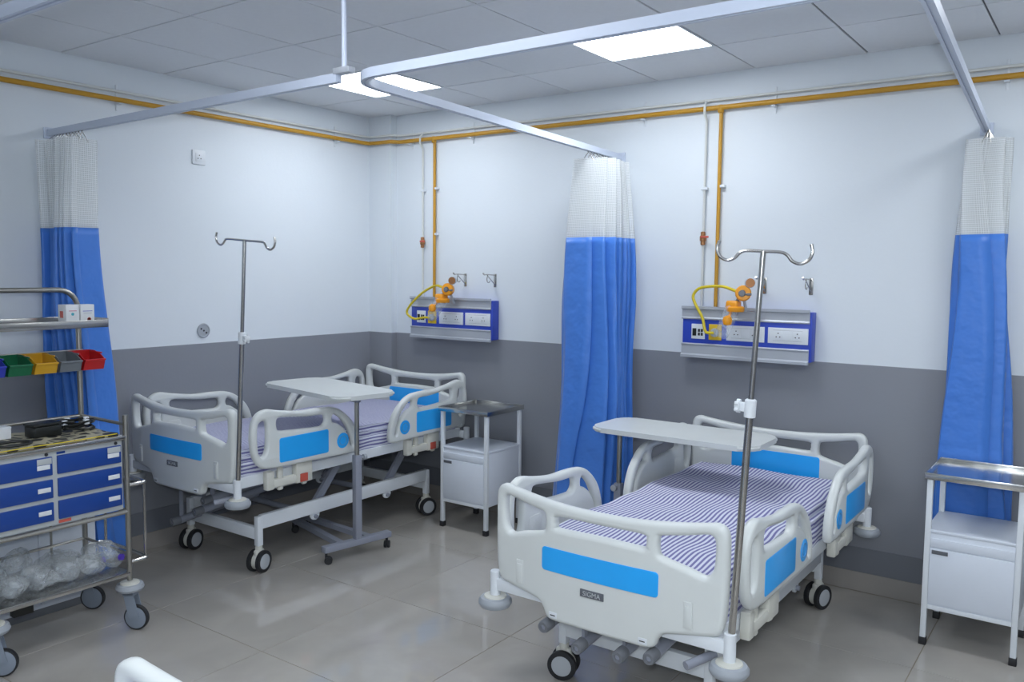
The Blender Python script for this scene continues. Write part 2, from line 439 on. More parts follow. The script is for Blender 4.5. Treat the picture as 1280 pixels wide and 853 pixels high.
# ------------------------------------------------------------------ beds
FB_HALF = [(0.0, 0.834), (0.15, 0.838), (0.30, 0.852), (0.40, 0.866), (0.44, 0.872), (0.468, 0.862), (0.484, 0.83), (0.486, 0.75), (0.485, 0.62), (0.478, 0.53), (0.462, 0.487), (0.43, 0.474), (0.33, 0.458), (0.268, 0.445), (0.243, 0.42), (0.230, 0.392), (0.20, 0.379), (0.10, 0.379)]
def mirror_outline(h):
    return h + [(0.0, 0.379)] + [(-x, z) for x, z in h[:0:-1]]
FB_OUT = catmull(mirror_outline(FB_HALF), True, 4)
OP3 = [(0.238, 0.787), (0.255, 0.799), (0.33, 0.812), (0.405, 0.828), (0.430, 0.826), (0.440, 0.80), (0.438, 0.73), (0.425, 0.692), (0.400, 0.682), (0.350, 0.697), (0.26, 0.718), (0.238, 0.735)]
OP1 = [(-x, z) for x, z in OP3][::-1]
OP2 = [(-0.19, 0.775), (-0.172, 0.790), (0.0, 0.790), (0.172, 0.790), (0.19, 0.775), (0.188, 0.752), (0.17, 0.742), (0.0, 0.746), (-0.17, 0.742), (-0.188, 0.752)]
BEND = lambda x: 0.03 * (x / 0.48) ** 2
def rrect(x0, x1, z0, z1, r, k=5):
    out = []
    for cx, cz, a0 in ((x1 - r, z1 - r, 0), (x0 + r, z1 - r, 90), (x0 + r, z0 + r, 180), (x1 - r, z0 + r, 270)):
        for i in range(k + 1):
            a = math.radians(a0 + 90 * i / k); out.append((cx + r * math.cos(a), cz + r * math.sin(a)))
    return out
FOOT_ME = board(FB_OUT, [catmull(h, True, 4) for h in (OP1, OP2, OP3)], 0.046, 0.017, 'xz', BEND)
FOOT_BLUE = board(rrect(-0.245, 0.245, 0.575, 0.667, 0.014), [], 0.006, 0.001, 'xz', BEND)
HEAD_BLUE = board(rrect(-0.245, 0.245, 0.575, 0.715, 0.014), [], 0.006, 0.001, 'xz', BEND)
RAIL_OUT = [(-0.885, 0.68), (-0.882, 0.76), (-0.862, 0.815), (-0.825, 0.846), (-0.775, 0.855), (-0.69, 0.838), (-0.556, 0.819), (-0.44, 0.818), (-0.36, 0.815), (-0.30, 0.806), (-0.235, 0.777), (-0.161, 0.712), (-0.121, 0.636), (-0.106, 0.565), (-0.112, 0.53), (-0.14, 0.514), (-0.30, 0.515), (-0.55, 0.52), (-0.758, 0.526), (-0.827, 0.545), (-0.868, 0.60)]
RA = [(-0.842, 0.765), (-0.826, 0.789), (-0.795, 0.793), (-0.781, 0.76), (-0.782, 0.66), (-0.794, 0.615), (-0.818, 0.60), (-0.839, 0.625), (-0.845, 0.69)]
RB = [(-0.718, 0.785), (-0.695, 0.80), (-0.62, 0.793), (-0.50, 0.779), (-0.40, 0.776), (-0.373, 0.765), (-0.366, 0.735), (-0.385, 0.714), (-0.42, 0.709), (-0.56, 0.716), (-0.69, 0.726), (-0.715, 0.742)]
RC = [(-0.318, 0.755), (-0.295, 0.764), (-0.240, 0.728), (-0.193, 0.668), (-0.163, 0.60), (-0.157, 0.565), (-0.172, 0.560), (-0.190, 0.62), (-0.225, 0.672), (-0.275, 0.707), (-0.314, 0.722)]
RAIL_ME = board(catmull(RAIL_OUT, True, 4), [catmull(h, True, 4) for h in (RA, RB, RC)], 0.042, 0.016, 'yz')
RBLUE = rrect(-0.706, -0.352, 0.55, 0.687, 0.014)
RAIL_BLUE = board(RBLUE, [], 0.005, 0.001, 'yz')
RAIL_DISC = board([(-0.241 + 0.046 * math.cos(2 * PI * k / 28), 0.602 + 0.046 * math.sin(2 * PI * k / 28)) for k in range(28)], [], 0.005, 0.001, 'yz')
RAIL_RIM = board([(-0.241 + 0.030 * math.cos(2 * PI * k / 24), 0.602 + 0.030 * math.sin(2 * PI * k / 24)) for k in range(24)], [[(-0.241 + 0.025 * math.cos(2 * PI * k / 24), 0.602 + 0.025 * math.sin(2 * PI * k / 24)) for k in range(24)]], 0.004, 0.0006, 'yz')
BADGE = board(rrect(-0.745, -0.65, 0.575, 0.675, 0.02), [], 0.006, 0.0015, 'yz')
BADGE2 = board([(-0.697 + (0.030 if k % 2 else 0.018) * math.cos(2 * PI * k / 20), 0.625 + (0.030 if k % 2 else 0.018) * math.sin(2 * PI * k / 20)) for k in range(20)], [], 0.005, 0.001, 'yz')
def mirrored(me, axis, shift=0.0):
    m2 = me.copy(); bm = bmesh.new(); bm.from_mesh(m2)
    for v in bm.verts: v.co[axis] = shift - v.co[axis]
    bmesh.ops.reverse_faces(bm, faces=bm.faces[:]); bm.to_mesh(m2); bm.free(); m2.shade_smooth(); m2.set_sharp_from_angle(angle=math.radians(40)); return m2
HEAD_ME = mirrored(FOOT_ME, 1)
HRAIL = [mirrored(x, 1, 0.055) for x in (RAIL_ME, RAIL_BLUE, RAIL_DISC, RAIL_RIM, BADGE, BADGE2)]
FRAIL = [RAIL_ME, RAIL_BLUE, RAIL_DISC, RAIL_RIM, BADGE, BADGE2]
def text_mesh(body, size, depth=0.0006):
    cu = bpy.data.curves.new('t', 'FONT'); cu.body = body; cu.size = size; cu.align_x = 'CENTER'; cu.align_y = 'CENTER'; cu.extrude = depth
    o = bpy.data.objects.new('t', cu); COL.objects.link(o)
    me = bpy.data.meshes.new_from_object(o.evaluated_get(bpy.context.evaluated_depsgraph_get()))
    bpy.data.objects.remove(o); bpy.data.curves.remove(cu); return me
def twin_caster(t, x, y, r, wheel='wheel', steer=0.0, top=0.16, name='caster'):
    """swivel caster with two wheels, contact point under (x, y)"""
    bm = bmesh.new()
    bm_lathe(bm, [(0.019, top - 0.05), (0.021, top - 0.02), (0.016, top)], 16)
    bm_box(bm, -0.015, 0.015, -0.034, 0.034, r - 0.02, top - 0.03, 0.010, 3)
    bm_lathe(bm, [(0.0, -0.016), (r * .8, -0.016), (r * .8, 0.016), (0.0, 0.016)], 20, (0, 0, r), (1, 0, 0))
    c = obj(name, bm, 'cream', t, (x, y, 0)); c.rotation_euler[2] = steer
    for s in (-1, 1):
        bm = bmesh.new(); bm_lathe(bm, [(r * .70, -0.012), (r, -0.010), (r, 0.010), (r * .70, 0.012), (r * .70, -0.012)], 28, (s * 0.030, 0, r), (1, 0, 0)); w = obj('tyre', bm, 'rubber', c)
        bm = bmesh.new(); bm_lathe(bm, [(0.0, -0.0125), (r * .55, -0.0135), (r * .72, -0.011), (r * .72, 0.011), (r * .55, 0.0135), (0, 0.0125)], 28, (s * 0.030, 0, r), (1, 0, 0)); obj('wheel', bm, wheel, c)
def build_bed(label, loc, lift, rotz=0.0, tags=True):
    t = thing('hospital_bed', label, 'bed', loc, rotz, 'hospital beds')
    L = lift
    fb = obj('footboard', FOOT_ME, 'plastic', t, (0, -0.985, L))
    obj('blue_panel', FOOT_BLUE, 'bed_blue', fb, (0, -0.0225, 0))
    pl = box('nameplate', 'nameplate', fb, -0.068, 0.032, -0.027, -0.021, 0.512, 0.541, 0.002)
    tm = text_mesh('SIGMA', 0.026)
    bm = bmesh.new(); bm.from_mesh(tm)
    for v in bm.verts: v.co = (v.co.x - 0.018, -0.0275 - v.co.z, v.co.y + 0.5255)
    lt = obj('nameplate_lettering', finish(bm, 0), 'letter', fb)
    for s in (-1, 1):
        bm = bmesh.new()
        yb = BEND(0.355) - 0.0235
        x = s * 0.355
        bm_box(bm, x - 0.017, x + 0.017, yb - 0.002, yb + 0.003, 0.49, 0.585, 0.0015)
        bm_box(bm, x - 0.012, x + 0.012, yb - 0.004, yb + 0.001, 0.49, 0.570, 0.0015)
        obj('slot_cover', bm, 'plastic', fb)
        yb = BEND(0.2) - 0.0235
        box('latch_sticker', 'switch', fb, s * 0.19 - 0.018, s * 0.19 + 0.018, yb - 0.0015, yb + 0.004, 0.392, 0.416, 0.001)
        box('sticker_mark', 'hole', fb, s * 0.19 - 0.012, s * 0.19 + 0.010, yb - 0.0022, yb - 0.0014, 0.402, 0.406, 0)
    hb = obj('headboard', HEAD_ME, 'plastic', t, (0, 0.985, L + 0.018))
    obj('blue_panel', HEAD_BLUE, 'bed_blue', hb, (0, -0.0225, 0)).scale = (1, -1, 1)
    hb.children[0].location = (0, -0.0215, 0)
    for s in (-1, 1):
        for k, set_ in enumerate((FRAIL, HRAIL)):
            r = obj('side_rail', set_[0], 'plastic', t, (s * 0.503, 0, L))
            obj('blue_panel', set_[1], 'bed_blue', r, (s * 0.0200, 0, 0))
            obj('blue_disc', set_[2], 'bed_blue', r, (s * 0.0200, 0, 0))
            obj('disc_ring', set_[3], 'bed_ring', r, (s * 0.0225, 0, 0))
            bd = obj('moulded_badge', set_[4], 'plastic', r, (-s * 0.0200, 0, 0))
            obj('badge_relief', set_[5], 'plastic', bd, (-s * 0.0020, 0, 0))
            # folding mechanism below the rail
            c = -0.53 if k == 0 else 0.585
            bm = bmesh.new()
            bm_box(bm, -0.02, 0.02, c - 0.24, c - 0.19, 0.40, 0.505, 0.008)
            bm_box(bm, -0.018, 0.018, c - 0.22, c + 0.07, 0.405, 0.455, 0.012)
            for dy in (-0.14, 0.03):
                bm_box(bm, -0.012, 0.012, c + dy - 0.018, c + dy + 0.018, 0.385, 0.545, 0.01)
            bm_box(bm, -0.022, 0.022, c - 0.04, c + 0.08, 0.40, 0.53, 0.012)
            br = obj('rail_bracket', bm, 'cream', t, (s * 0.478, 0, L))
            if tags: box('release_tag', 'red', br, s * 0.022, s * 0.026, c - 0.015, c + 0.04, 0.408, 0.455, 0.003)
    # deck frame and mattress
    bm = bmesh.new()
    for s in (-1, 1):
        bm_box(bm, s * 0.44 - 0.015, s * 0.44 + 0.015, -0.94, 0.94, 0.435, 0.495, 0.003)
        bm_box(bm, -0.425, 0.425, s * 0.925 - 0.015, s * 0.925 + 0.015, 0.435, 0.495, 0.003)
        bm_box(bm, -0.425, 0.425, s * 0.3 - 0.02, s * 0.3 + 0.02, 0.44, 0.48, 0.003)
    df = obj('deck_frame', bm, 'white_metal', t, (0, 0, L))
    box('deck_panel', 'white_metal', t, -0.43, 0.43, -0.92, 0.92, 0.495 + L, 0.512 + L, 0.003)
    bm = bmesh.new(); bm_box(bm, -0.435, 0.435, -0.93, 0.93, 0.514, 0.632)
    bmesh.ops.bevel(bm, geom=bm.edges[:], offset=0.03, segments=4, affect='EDGES')
    bmesh.ops.subdivide_edges(bm, edges=[e for e in bm.edges if e.calc_length() > 0.3], cuts=40, use_grid_fill=True)
    rr = random.Random(3)
    for v in bm.verts:
        x, y, z = v.co
        w = math.sin(9 * y + 3 * x) * 0.003 + math.sin(23 * y + 11 * x + 1) * 0.0016 + math.sin(14 * x - 17 * y) * 0.002
        if z > 0.6: v.co.z += w
        elif abs(x) > 0.42: v.co.x += math.copysign(abs(w) * 1.2 + 0.004 * math.sin(31 * y), x)
    obj('mattress', bm, 'sheet', t, (0, 0, L))
    # sheet edge hanging below the mattress along both sides
    for s in (-1, 1):
        bm = bmesh.new(); N = 90; rows = []
        for i in range(N + 1):
            y = -0.90 + 1.8 * i / N
            d = 0.488 - 0.028 - 0.026 * math.sin(5.1 * y + s) * math.sin(2.3 * y) - 0.010 * math.sin(17 * y)
            rows.append([bm.verts.new((s * (0.4455 + 0.005 * math.sin(28 * y + 2 * q) * q / 3 + 0.004 * q / 3), y, 0.575 + (d - 0.575) * q / 3)) for q in range(4)])
        for a, b in zip(rows, rows[1:]):
            for q in range(3): bm.faces.new((a[q], b[q], b[q + 1], a[q + 1]))
        so = obj('hanging_sheet', bm, 'sheet', t, (0, 0, L))
        md = so.modifiers.new('thickness', 'SOLIDIFY'); md.thickness = 0.003
    # corner brackets with roller bumpers
    for sy in (-1, 1):
        for s in (-1, 1):
            bm = bmesh.new()
            bm_box(bm, min(s * 0.21, s * 0.49), max(s * 0.21, s * 0.49), sy * 0.955 - 0.02, sy * 0.955 + 0.02, 0.425, 0.475, 0.006)
            bm_lathe(bm, [(0.021, 0.395), (0.021, 0.50), (0.018, 0.503)], 20, (s * 0.497, sy * 0.962, 0))
            bk = obj('corner_bracket', bm, 'white_metal', t, (0, 0, L))
            lathe('bumper_roller', 'bumper', bk, [(0.03, 0.352), (0.060, 0.356), (0.068, 0.368), (0.068, 0.380), (0.060, 0.392), (0.045, 0.396)], (s * 0.497, sy * 0.962, 0), n=32)
            lathe('bumper_cap', 'cream', bk, [(0.047, 0.3955), (0.045, 0.400), (0.02, 0.404)], (s * 0.497, sy * 0.962, 0), n=28)
    # base
    for s in (-1, 1):
        bm = bmesh.new(); bm_box(bm, s * 0.325 - 0.016, s * 0.325 + 0.016, -0.69, 0.73, 0.245, 0.325, 0.004)
        for y in (-0.29, 0.33): bm_lathe(bm, [(0.0, -0.006), (0.035, -0.006), (0.035, 0.006), (0.0, 0.006)], 20, (s * 0.325, y, 0.238), (1, 0, 0))
        b = obj('base_beam', bm, 'white_metal', t)
        for y in (-0.29, 0.33): lathe('pivot_bolt', 'grey_metal', b, [(0.0, -0.022), (0.012, -0.022), (0.012, 0.022), (0.0, 0.022)], (s * 0.325, y, 0.225), (1, 0, 0), 14)
    for y in (-0.70, 0.725):
        box('cross_beam', 'white_metal', t, -0.31, 0.31, y - 0.016, y + 0.016, 0.185, 0.255, 0.004)
        for s in (-1, 1):
            box('leg', 'white_metal', t, s * 0.325 - 0.018, s * 0.325 + 0.018, y - 0.018, y + 0.018, 0.15, 0.32, 0.004)
            twin_caster(t, s * 0.325, y, 0.062, 'wheel', ((-1.3 if L == 0 else 0.25) if y < 0 else -0.35))
    for s in (-1, 1):
        for (y0, y1) in ((-0.29, -0.02), (0.33, 0.60)):
            bm = bmesh.new(); bm_bar(bm, (s * 0.285, y0, 0.245), (s * 0.285, y1, 0.45 + L), 0.022, 0.05); obj('lift_arm', bm, 'grey_metal', t)
    tube('lift_shaft', 'grey_metal', t, [(-0.30, -0.29, 0.235), (0.30, -0.29, 0.235)], 0.018)
    tube('lift_shaft', 'grey_metal', t, [(-0.30, 0.33, 0.235), (0.30, 0.33, 0.235)], 0.018)
    # crank rods at the foot end
    rods = ((-0.235, -1.0, 0.345), (-0.085, -1.0, 0.300), (0.09, -1.0, 0.315), (0.215, -1.0, 0.345)) if L == 0 else ((-0.205, -0.90, 0.235), (-0.01, -0.88, 0.325), (0.045, -0.86, 0.395))
    for x, y0, z0 in rods:
        c = tube('crank_rod', 'grey_metal', t, [(x, y0, z0), (x, -0.30, z0 + 0.05)], 0.023, 16)
        lathe('crank_socket', 'dark_grey', c, [(0.0, 0.004), (0.010, 0.004), (0.011, -0.004), (0.021, -0.004), (0.0245, 0.004), (0.0245, 0.05), (0.0, 0.05)], (x, y0 - 0.002, z0), (0, 1, 0.07), 18)
        bm = bmesh.new(); yh = y0 + 0.06; bm_bar(bm, (x, yh, z0 + 0.015), (x, yh, 0.436 + L), 0.012 if L == 0 else 0.008, 0.024, (0, 1, 0)); obj('rod_hanger', bm, 'grey_metal', t)
    tube('crank_handle', 'grey_metal', t, [(0.36, -1.01, 0.365 + L), (0.42, -0.90, 0.385 + L)], 0.016, 12)
    return t
build_bed('white hospital bed with striped sheet below the outlet panel between the two hanging curtains', (3.225, -1.10, 0), 0.0, 0.0, False)
build_bed('white hospital bed raised higher, in the room corner behind the drawer trolley', (0.520, -1.08, 0), 0.105)
build_bed('white end board of a bed across the aisle, only its rounded top corner in view', (3.475, -4.750, 0), 0.0, PI)

# ------------------------------------------------------------------ IV poles
def iv_pole(label, base, top, knob_side, bar, hooks_rot=0.0):
    b, tp = Vector(base), Vector(top); d = tp - b; H = d.length
    t = thing('iv_pole', label, 'IV pole', base)
    q = Vector((0, 0, 1)).rotation_difference(d.normalized()); t.rotation_mode = 'QUATERNION'; t.rotation_quaternion = q
    zc = H * 0.63
    tube('lower_pole', 'steel', t, [(0, 0, 0), (0, 0, zc)], 0.0125, 18)
    tube('upper_pole', 'steel', t, [(0, 0, zc), (0, 0, H)], 0.0095, 18)
    bm = bmesh.new(); bm_lathe(bm, [(0.013, zc - 0.03), (0.019, zc - 0.028), (0.019, zc + 0.028), (0.0145, zc + 0.032)], 18)
    bm_box(bm, min(0, knob_side * 0.035), max(0, knob_side * 0.035), -0.010, 0.010, zc - 0.012, zc + 0.018, 0.003)
    cl = obj('height_clamp', bm, 'switch', t)
    bm = bmesh.new(); bm_lathe(bm, [(0.0, 0.0), (0.012, 0.0), (0.017, 0.004), (0.017, 0.014), (0.008, 0.02), (0, 0.02)], 10, (knob_side * 0.033, 0, zc + 0.003), (knob_side, 0, 0))
    for k in range(5):
        a = 2 * PI * k / 5; bm_lathe(bm, [(0, 0.002), (0.007, 0.002), (0.007, 0.015), (0, 0.015)], 8, (knob_side * 0.033, 0.017 * math.cos(a), zc + 0.003 + 0.017 * math.sin(a)), (knob_side, 0, 0))
    obj('clamp_knob', bm, 'switch', cl)
    h = bar
    pts = []
    prof = [(-h, 0.055), (-h - 0.006, 0.03), (-h + 0.004, 0.005), (-h + 0.030, -0.008), (-h + 0.055, 0.0), (-h + 0.072, 0.018), (-h + 0.095, 0.026)]
    prof = prof + [(0, 0.026)] + [(-x, z) for x, z in prof[::-1]]
    pp = catmull([(x, 0.0, H - 0.026 + z) for x, z in prof], False, 4)
    o = tube('hook_bar', 'steel', t, pp, 0.0055, 10); o.rotation_euler[2] = hooks_rot
    return t
iv_pole('steel IV pole with twin hooks at the foot of the bed between the curtains', (3.722, -2.062, 0.40), (3.790, -2.062, 1.79), -1, 0.150)
iv_pole('steel IV pole with twin hooks at the foot of the corner bed', (1.017, -2.042, 0.507), (1.110, -2.042, 1.858), 1, 0.232)

# ------------------------------------------------------------------ overbed tables
def overbed(label, loc, rotz, zt, col_h, x0, x1, hw, base_dir):
    """origin on the floor at the column; the top reaches from x0 to x1 along local x"""
    t = thing('overbed_table', label, 'table', loc, rotz, 'overbed tables')
    out = rrect(x0, x1, -hw, hw, 0.085, 8)
    bm = bmesh.new()
    lo = [bm.verts.new((x, y, zt - 0.026)) for x, y in out]; hi = [bm.verts.new((x, y, zt)) for x, y in out]
    n = len(out)
    for i in range(n): bm.faces.new((lo[i], lo[(i + 1) % n], hi[(i + 1) % n], hi[i]))
    bm.faces.new(hi); bm.faces.new(lo[::-1])
    es = [e for e in bm.edges if abs(e.verts[0].co.z - e.verts[1].co.z) < 1e-6]
    bmesh.ops.bevel(bm, geom=es, offset=0.009, segments=3, affect='EDGES')
    obj('tabletop', bm, 'plastic', t)
    s = base_dir
    bm = bmesh.new(); bm_box(bm, min(-s * 0.02, s * 0.66), max(-s * 0.02, s * 0.66), -0.016, 0.016, zt - 0.062, zt - 0.042, 0.003)
    for q in (0.05, 0.35, 0.63): bm_box(bm, s * q - 0.012, s * q + 0.012, -0.012, 0.012, zt - 0.043, zt - 0.0265, 0.002)
    bm_box(bm, s * 0.35 - 0.02, s * 0.35 + 0.02, -0.15, 0.15, zt - 0.036, zt - 0.0262, 0.002)
    obj('top_support', bm, 'grey_metal', t)
    tube('inner_column', 'steel_sat', t, [(0, 0, zt * 0.55), (0, 0, zt - 0.043)], 0.014, 14)
    box('outer_column', 'grey_metal', t, -0.021, 0.021, -0.021, 0.021, 0.10, zt * 0.62, 0.004)
    k = lathe('height_knob', 'bumper', t, [(0.0, 0.0), (0.006, 0.0), (0.006, 0.022), (0.018, 0.024), (0.018, 0.042), (0.0, 0.046)], (0, 0.021 if rotz else -0.021, zt * 0.60), (0, 1 if rotz else -1, 0), 12)
    box('foot_bar', 'grey_metal', t, -0.025, 0.025, -0.235, 0.235, 0.072, 0.108, 0.004)
    for y in (-0.1, 0.1):
        bm = bmesh.new(); bm_bar(bm, (0, y, 0.088), (s * 0.70, y * 0.4, 0.088), 0.04, 0.03); obj('foot_leg', bm, 'grey_metal', t)
    for cx, cy in ((0, -0.215), (0, 0.215), (s * 0.66, -0.05), (s * 0.66, 0.05)):
        bm = bmesh.new()
        bm_lathe(bm, [(0.008, 0.04), (0.008, 0.075)], 10)
        for w in (-1, 1): bm_lathe(bm, [(0, -0.007), (0.020, -0.008), (0.023, -0.004), (0.023, 0.004), (0.020, 0.008), (0, 0.007)], 16, (w * 0.0105, 0.012, 0.023), (1, 0, 0))
        bm_box(bm, -0.005, 0.005, -0.005, 0.02, 0.02, 0.048, 0.002)
        obj('caster', bm, 'rubber', t, (cx, cy, 0)).rotation_euler[2] = 0.8 if cy > 0 else -0.6
    return t
overbed('white topped overbed table on grey column beside the raised bed in the room corner', (1.098, -1.26, 0), math.radians(-10), 0.995, 0, -0.76, 0.14, 0.215, -1)
overbed('white topped overbed table reaching over the striped bed between the curtains', (2.53, -0.655, 0), 0.0, 0.888, 0, -0.09, 0.83, 0.205, 1)

# ------------------------------------------------------------------ bedside cabinets
def cabinet(label, x0, x1, y0, y1):
    t = thing('bedside_cabinet', label, 'cabinet', ((x0 + x1) / 2, (y0 + y1) / 2, 0), 0, 'bedside cabinets')
    w, d = (x1 - x0) / 2, (y1 - y0) / 2
    for sx in (-1, 1):
        for sy in (-1, 1):
            cx, cy = sx * (w - 0.0125), sy * (d - 0.0125)
            lg = box('leg', 'white_metal', t, cx - 0.0125, cx + 0.0125, cy - 0.0125, cy + 0.0125, 0.03, 0.79, 0.003)
            box('rubber_foot', 'rubber', lg, cx - 0.016, cx + 0.016, cy - 0.016, cy + 0.016, 0.0, 0.036, 0.003)
    bm = bmesh.new(); bm_box(bm, -w - 0.008, w + 0.008, -d - 0.008, d + 0.008, 0.79, 0.796)
    for s in (-1, 1):
        bm_box(bm, -w - 0.010, w + 0.010, s * (d + 0.008) - 0.002, s * (d + 0.008) + 0.002, 0.785, 0.815, 0.001)
        bm_box(bm, s * (w + 0.008) - 0.002, s * (w + 0.008) + 0.002, -d - 0.006, d + 0.006, 0.785, 0.815, 0.001)
    obj('steel_top', bm, 'steel_top', t)
    e = 0.026
    bm = bmesh.new(); bm_box(bm, -w + 0.003, w - 0.003, -d + 0.004, d - 0.003, 0.185, 0.535, 0.003)
    body = obj('body', bm, 'cabinet_white', t)
    bm = bmesh.new(); bm_box(bm, -w + 0.001, w - 0.001, -d + 0.002, d - 0.001, 0.535, 0.550, 0.003); obj('shelf', bm, 'cabinet_white', t)
    bm = bmesh.new(); bm_box(bm, -w + e, w - e, -d - 0.001, -d + 0.006, 0.47, 0.512, 0.001); obj('drawer_front', bm, 'cabinet_white', t)
    dr = box('door', 'cabinet_white', t, -w + e, w - e, -d - 0.003, -d + 0.006, 0.205, 0.466, 0.002)
    box('door_label', 'nameplate', dr, -w + e + 0.008, -w + e + 0.075, -d - 0.0055, -d - 0.003, 0.440, 0.458, 0.0005)
    box('frame_rail', 'white_metal', t, -w + 0.025, w - 0.025, -d, -d + 0.012, 0.175, 0.195, 0.001)
    return t
cabinet('white bedside cabinet with steel top between the raised bed and the middle curtain', 1.100, 1.490, -0.500, -0.110)
cabinet('white bedside cabinet with steel top in front of the curtain beside the striped bed', 4.060, 4.450, -0.530, -0.138)

# ------------------------------------------------------------------ wall gear
def head_panel(label, x0):
    t = thing('outlet_panel', label, 'outlet panel', (x0, 0, 1.22), 0, 'bed head outlet panels')
    W_ = 0.762
    bm = bmesh.new(); bm_box(bm, 0.004, W_ - 0.012, -0.074, -0.001, 0.012, 0.288, 0.002); obj('back_box', bm, 'panel_blue', t)
    def extr(name, prof, m):
        bm = bmesh.new(); a = [bm.verts.new((0, y, z)) for y, z in prof]; b = [bm.verts.new((W_ - 0.015, y, z)) for y, z in prof]; n = len(prof)
        for i in range(n): bm.faces.new((a[i], a[(i + 1) % n], b[(i + 1) % n], b[i]))
        bm.faces.new(a[::-1]); bm.faces.new(b); return obj(name, finish(bm, 20), m, t)
    extr('upper_rail', [(-0.074, 0.225), (-0.082, 0.225), (-0.085, 0.232), (-0.079, 0.24), (-0.079, 0.28), (-0.092, 0.287), (-0.092, 0.302), (-0.074, 0.302)], 'alu')
    extr('lower_rail', [(-0.074, 0.0), (-0.092, 0.0), (-0.092, 0.014), (-0.079, 0.022), (-0.079, 0.068), (-0.085, 0.078), (-0.082, 0.084), (-0.074, 0.084)], 'alu')
    box('end_cap', 'panel_blue', t, W_ - 0.015, W_ - 0.003, -0.074, -0.001, 0.015, 0.287, 0.002)
    def plate(x, w, z=0.11, h=0.088, m='switch'):
        return box('socket_plate', m, t, x, x + w, -0.0815, -0.074, z, z + h, 0.002)
    p = plate(0.062, 0.084)
    box('outlet_block', 'black', p, 0.070, 0.094, -0.0845, -0.0815, 0.128, 0.172, 0.001)
    bm = bmesh.new()
    for i in range(2):
        for j in range(2): bm_box(bm, 0.104 + 0.018 * i, 0.117 + 0.018 * i, -0.0840, -0.0815, 0.130 + 0.022 * j, 0.147 + 0.022 * j)
    obj('outlet_grid', bm, 'hole', p)
    p = plate(0.170, 0.078, 0.108, 0.092, 'outlet_yellow')
    lathe('outlet_ring', 'alu', p, [(0.022, 0), (0.026, 0.004), (0.024, 0.016), (0.012, 0.018), (0.0, 0.014)], (0.209, -0.0815, 0.152), (0, -1, 0))
    for xs_ in (0.278, 0.520):
        p = plate(xs_, 0.222)
        bm = bmesh.new()
        for k in range(3): bm_box(bm, xs_ + 0.034 + 0.053 * k, xs_ + 0.083 + 0.053 * k, -0.0835, -0.0815, 0.130, 0.180, 0.001)
        obj('switch_module', bm, 'switch', p)
        bm = bmesh.new()
        for k in (0, 2):
            cx = xs_ + 0.0585 + 0.053 * k
            for dx, dz in ((0, 0.012), (-0.010, -0.008), (0.010, -0.008)): bm_lathe(bm, [(0.0035, 0), (0.0035, 0.0012), (0, 0.0012)], 8, (cx + dx, -0.0836, 0.155 + dz), (0, -1, 0))
        obj('socket_hole', bm, 'hole', p)
        bm = bmesh.new()
        bm_box(bm, xs_ + 0.030, xs_ + 0.192, -0.0819, -0.0812, 0.125, 0.1265); bm_box(bm, xs_ + 0.030, xs_ + 0.192, -0.0819, -0.0812, 0.1835, 0.185)
        obj('module_seam', bm, 'line', p)
    return t
head_panel('blue and grey wall outlet panel above the cabinet beside the raised corner bed', 0.448)
head_panel('blue and grey wall outlet panel above the striped bed between the curtains', 2.622)

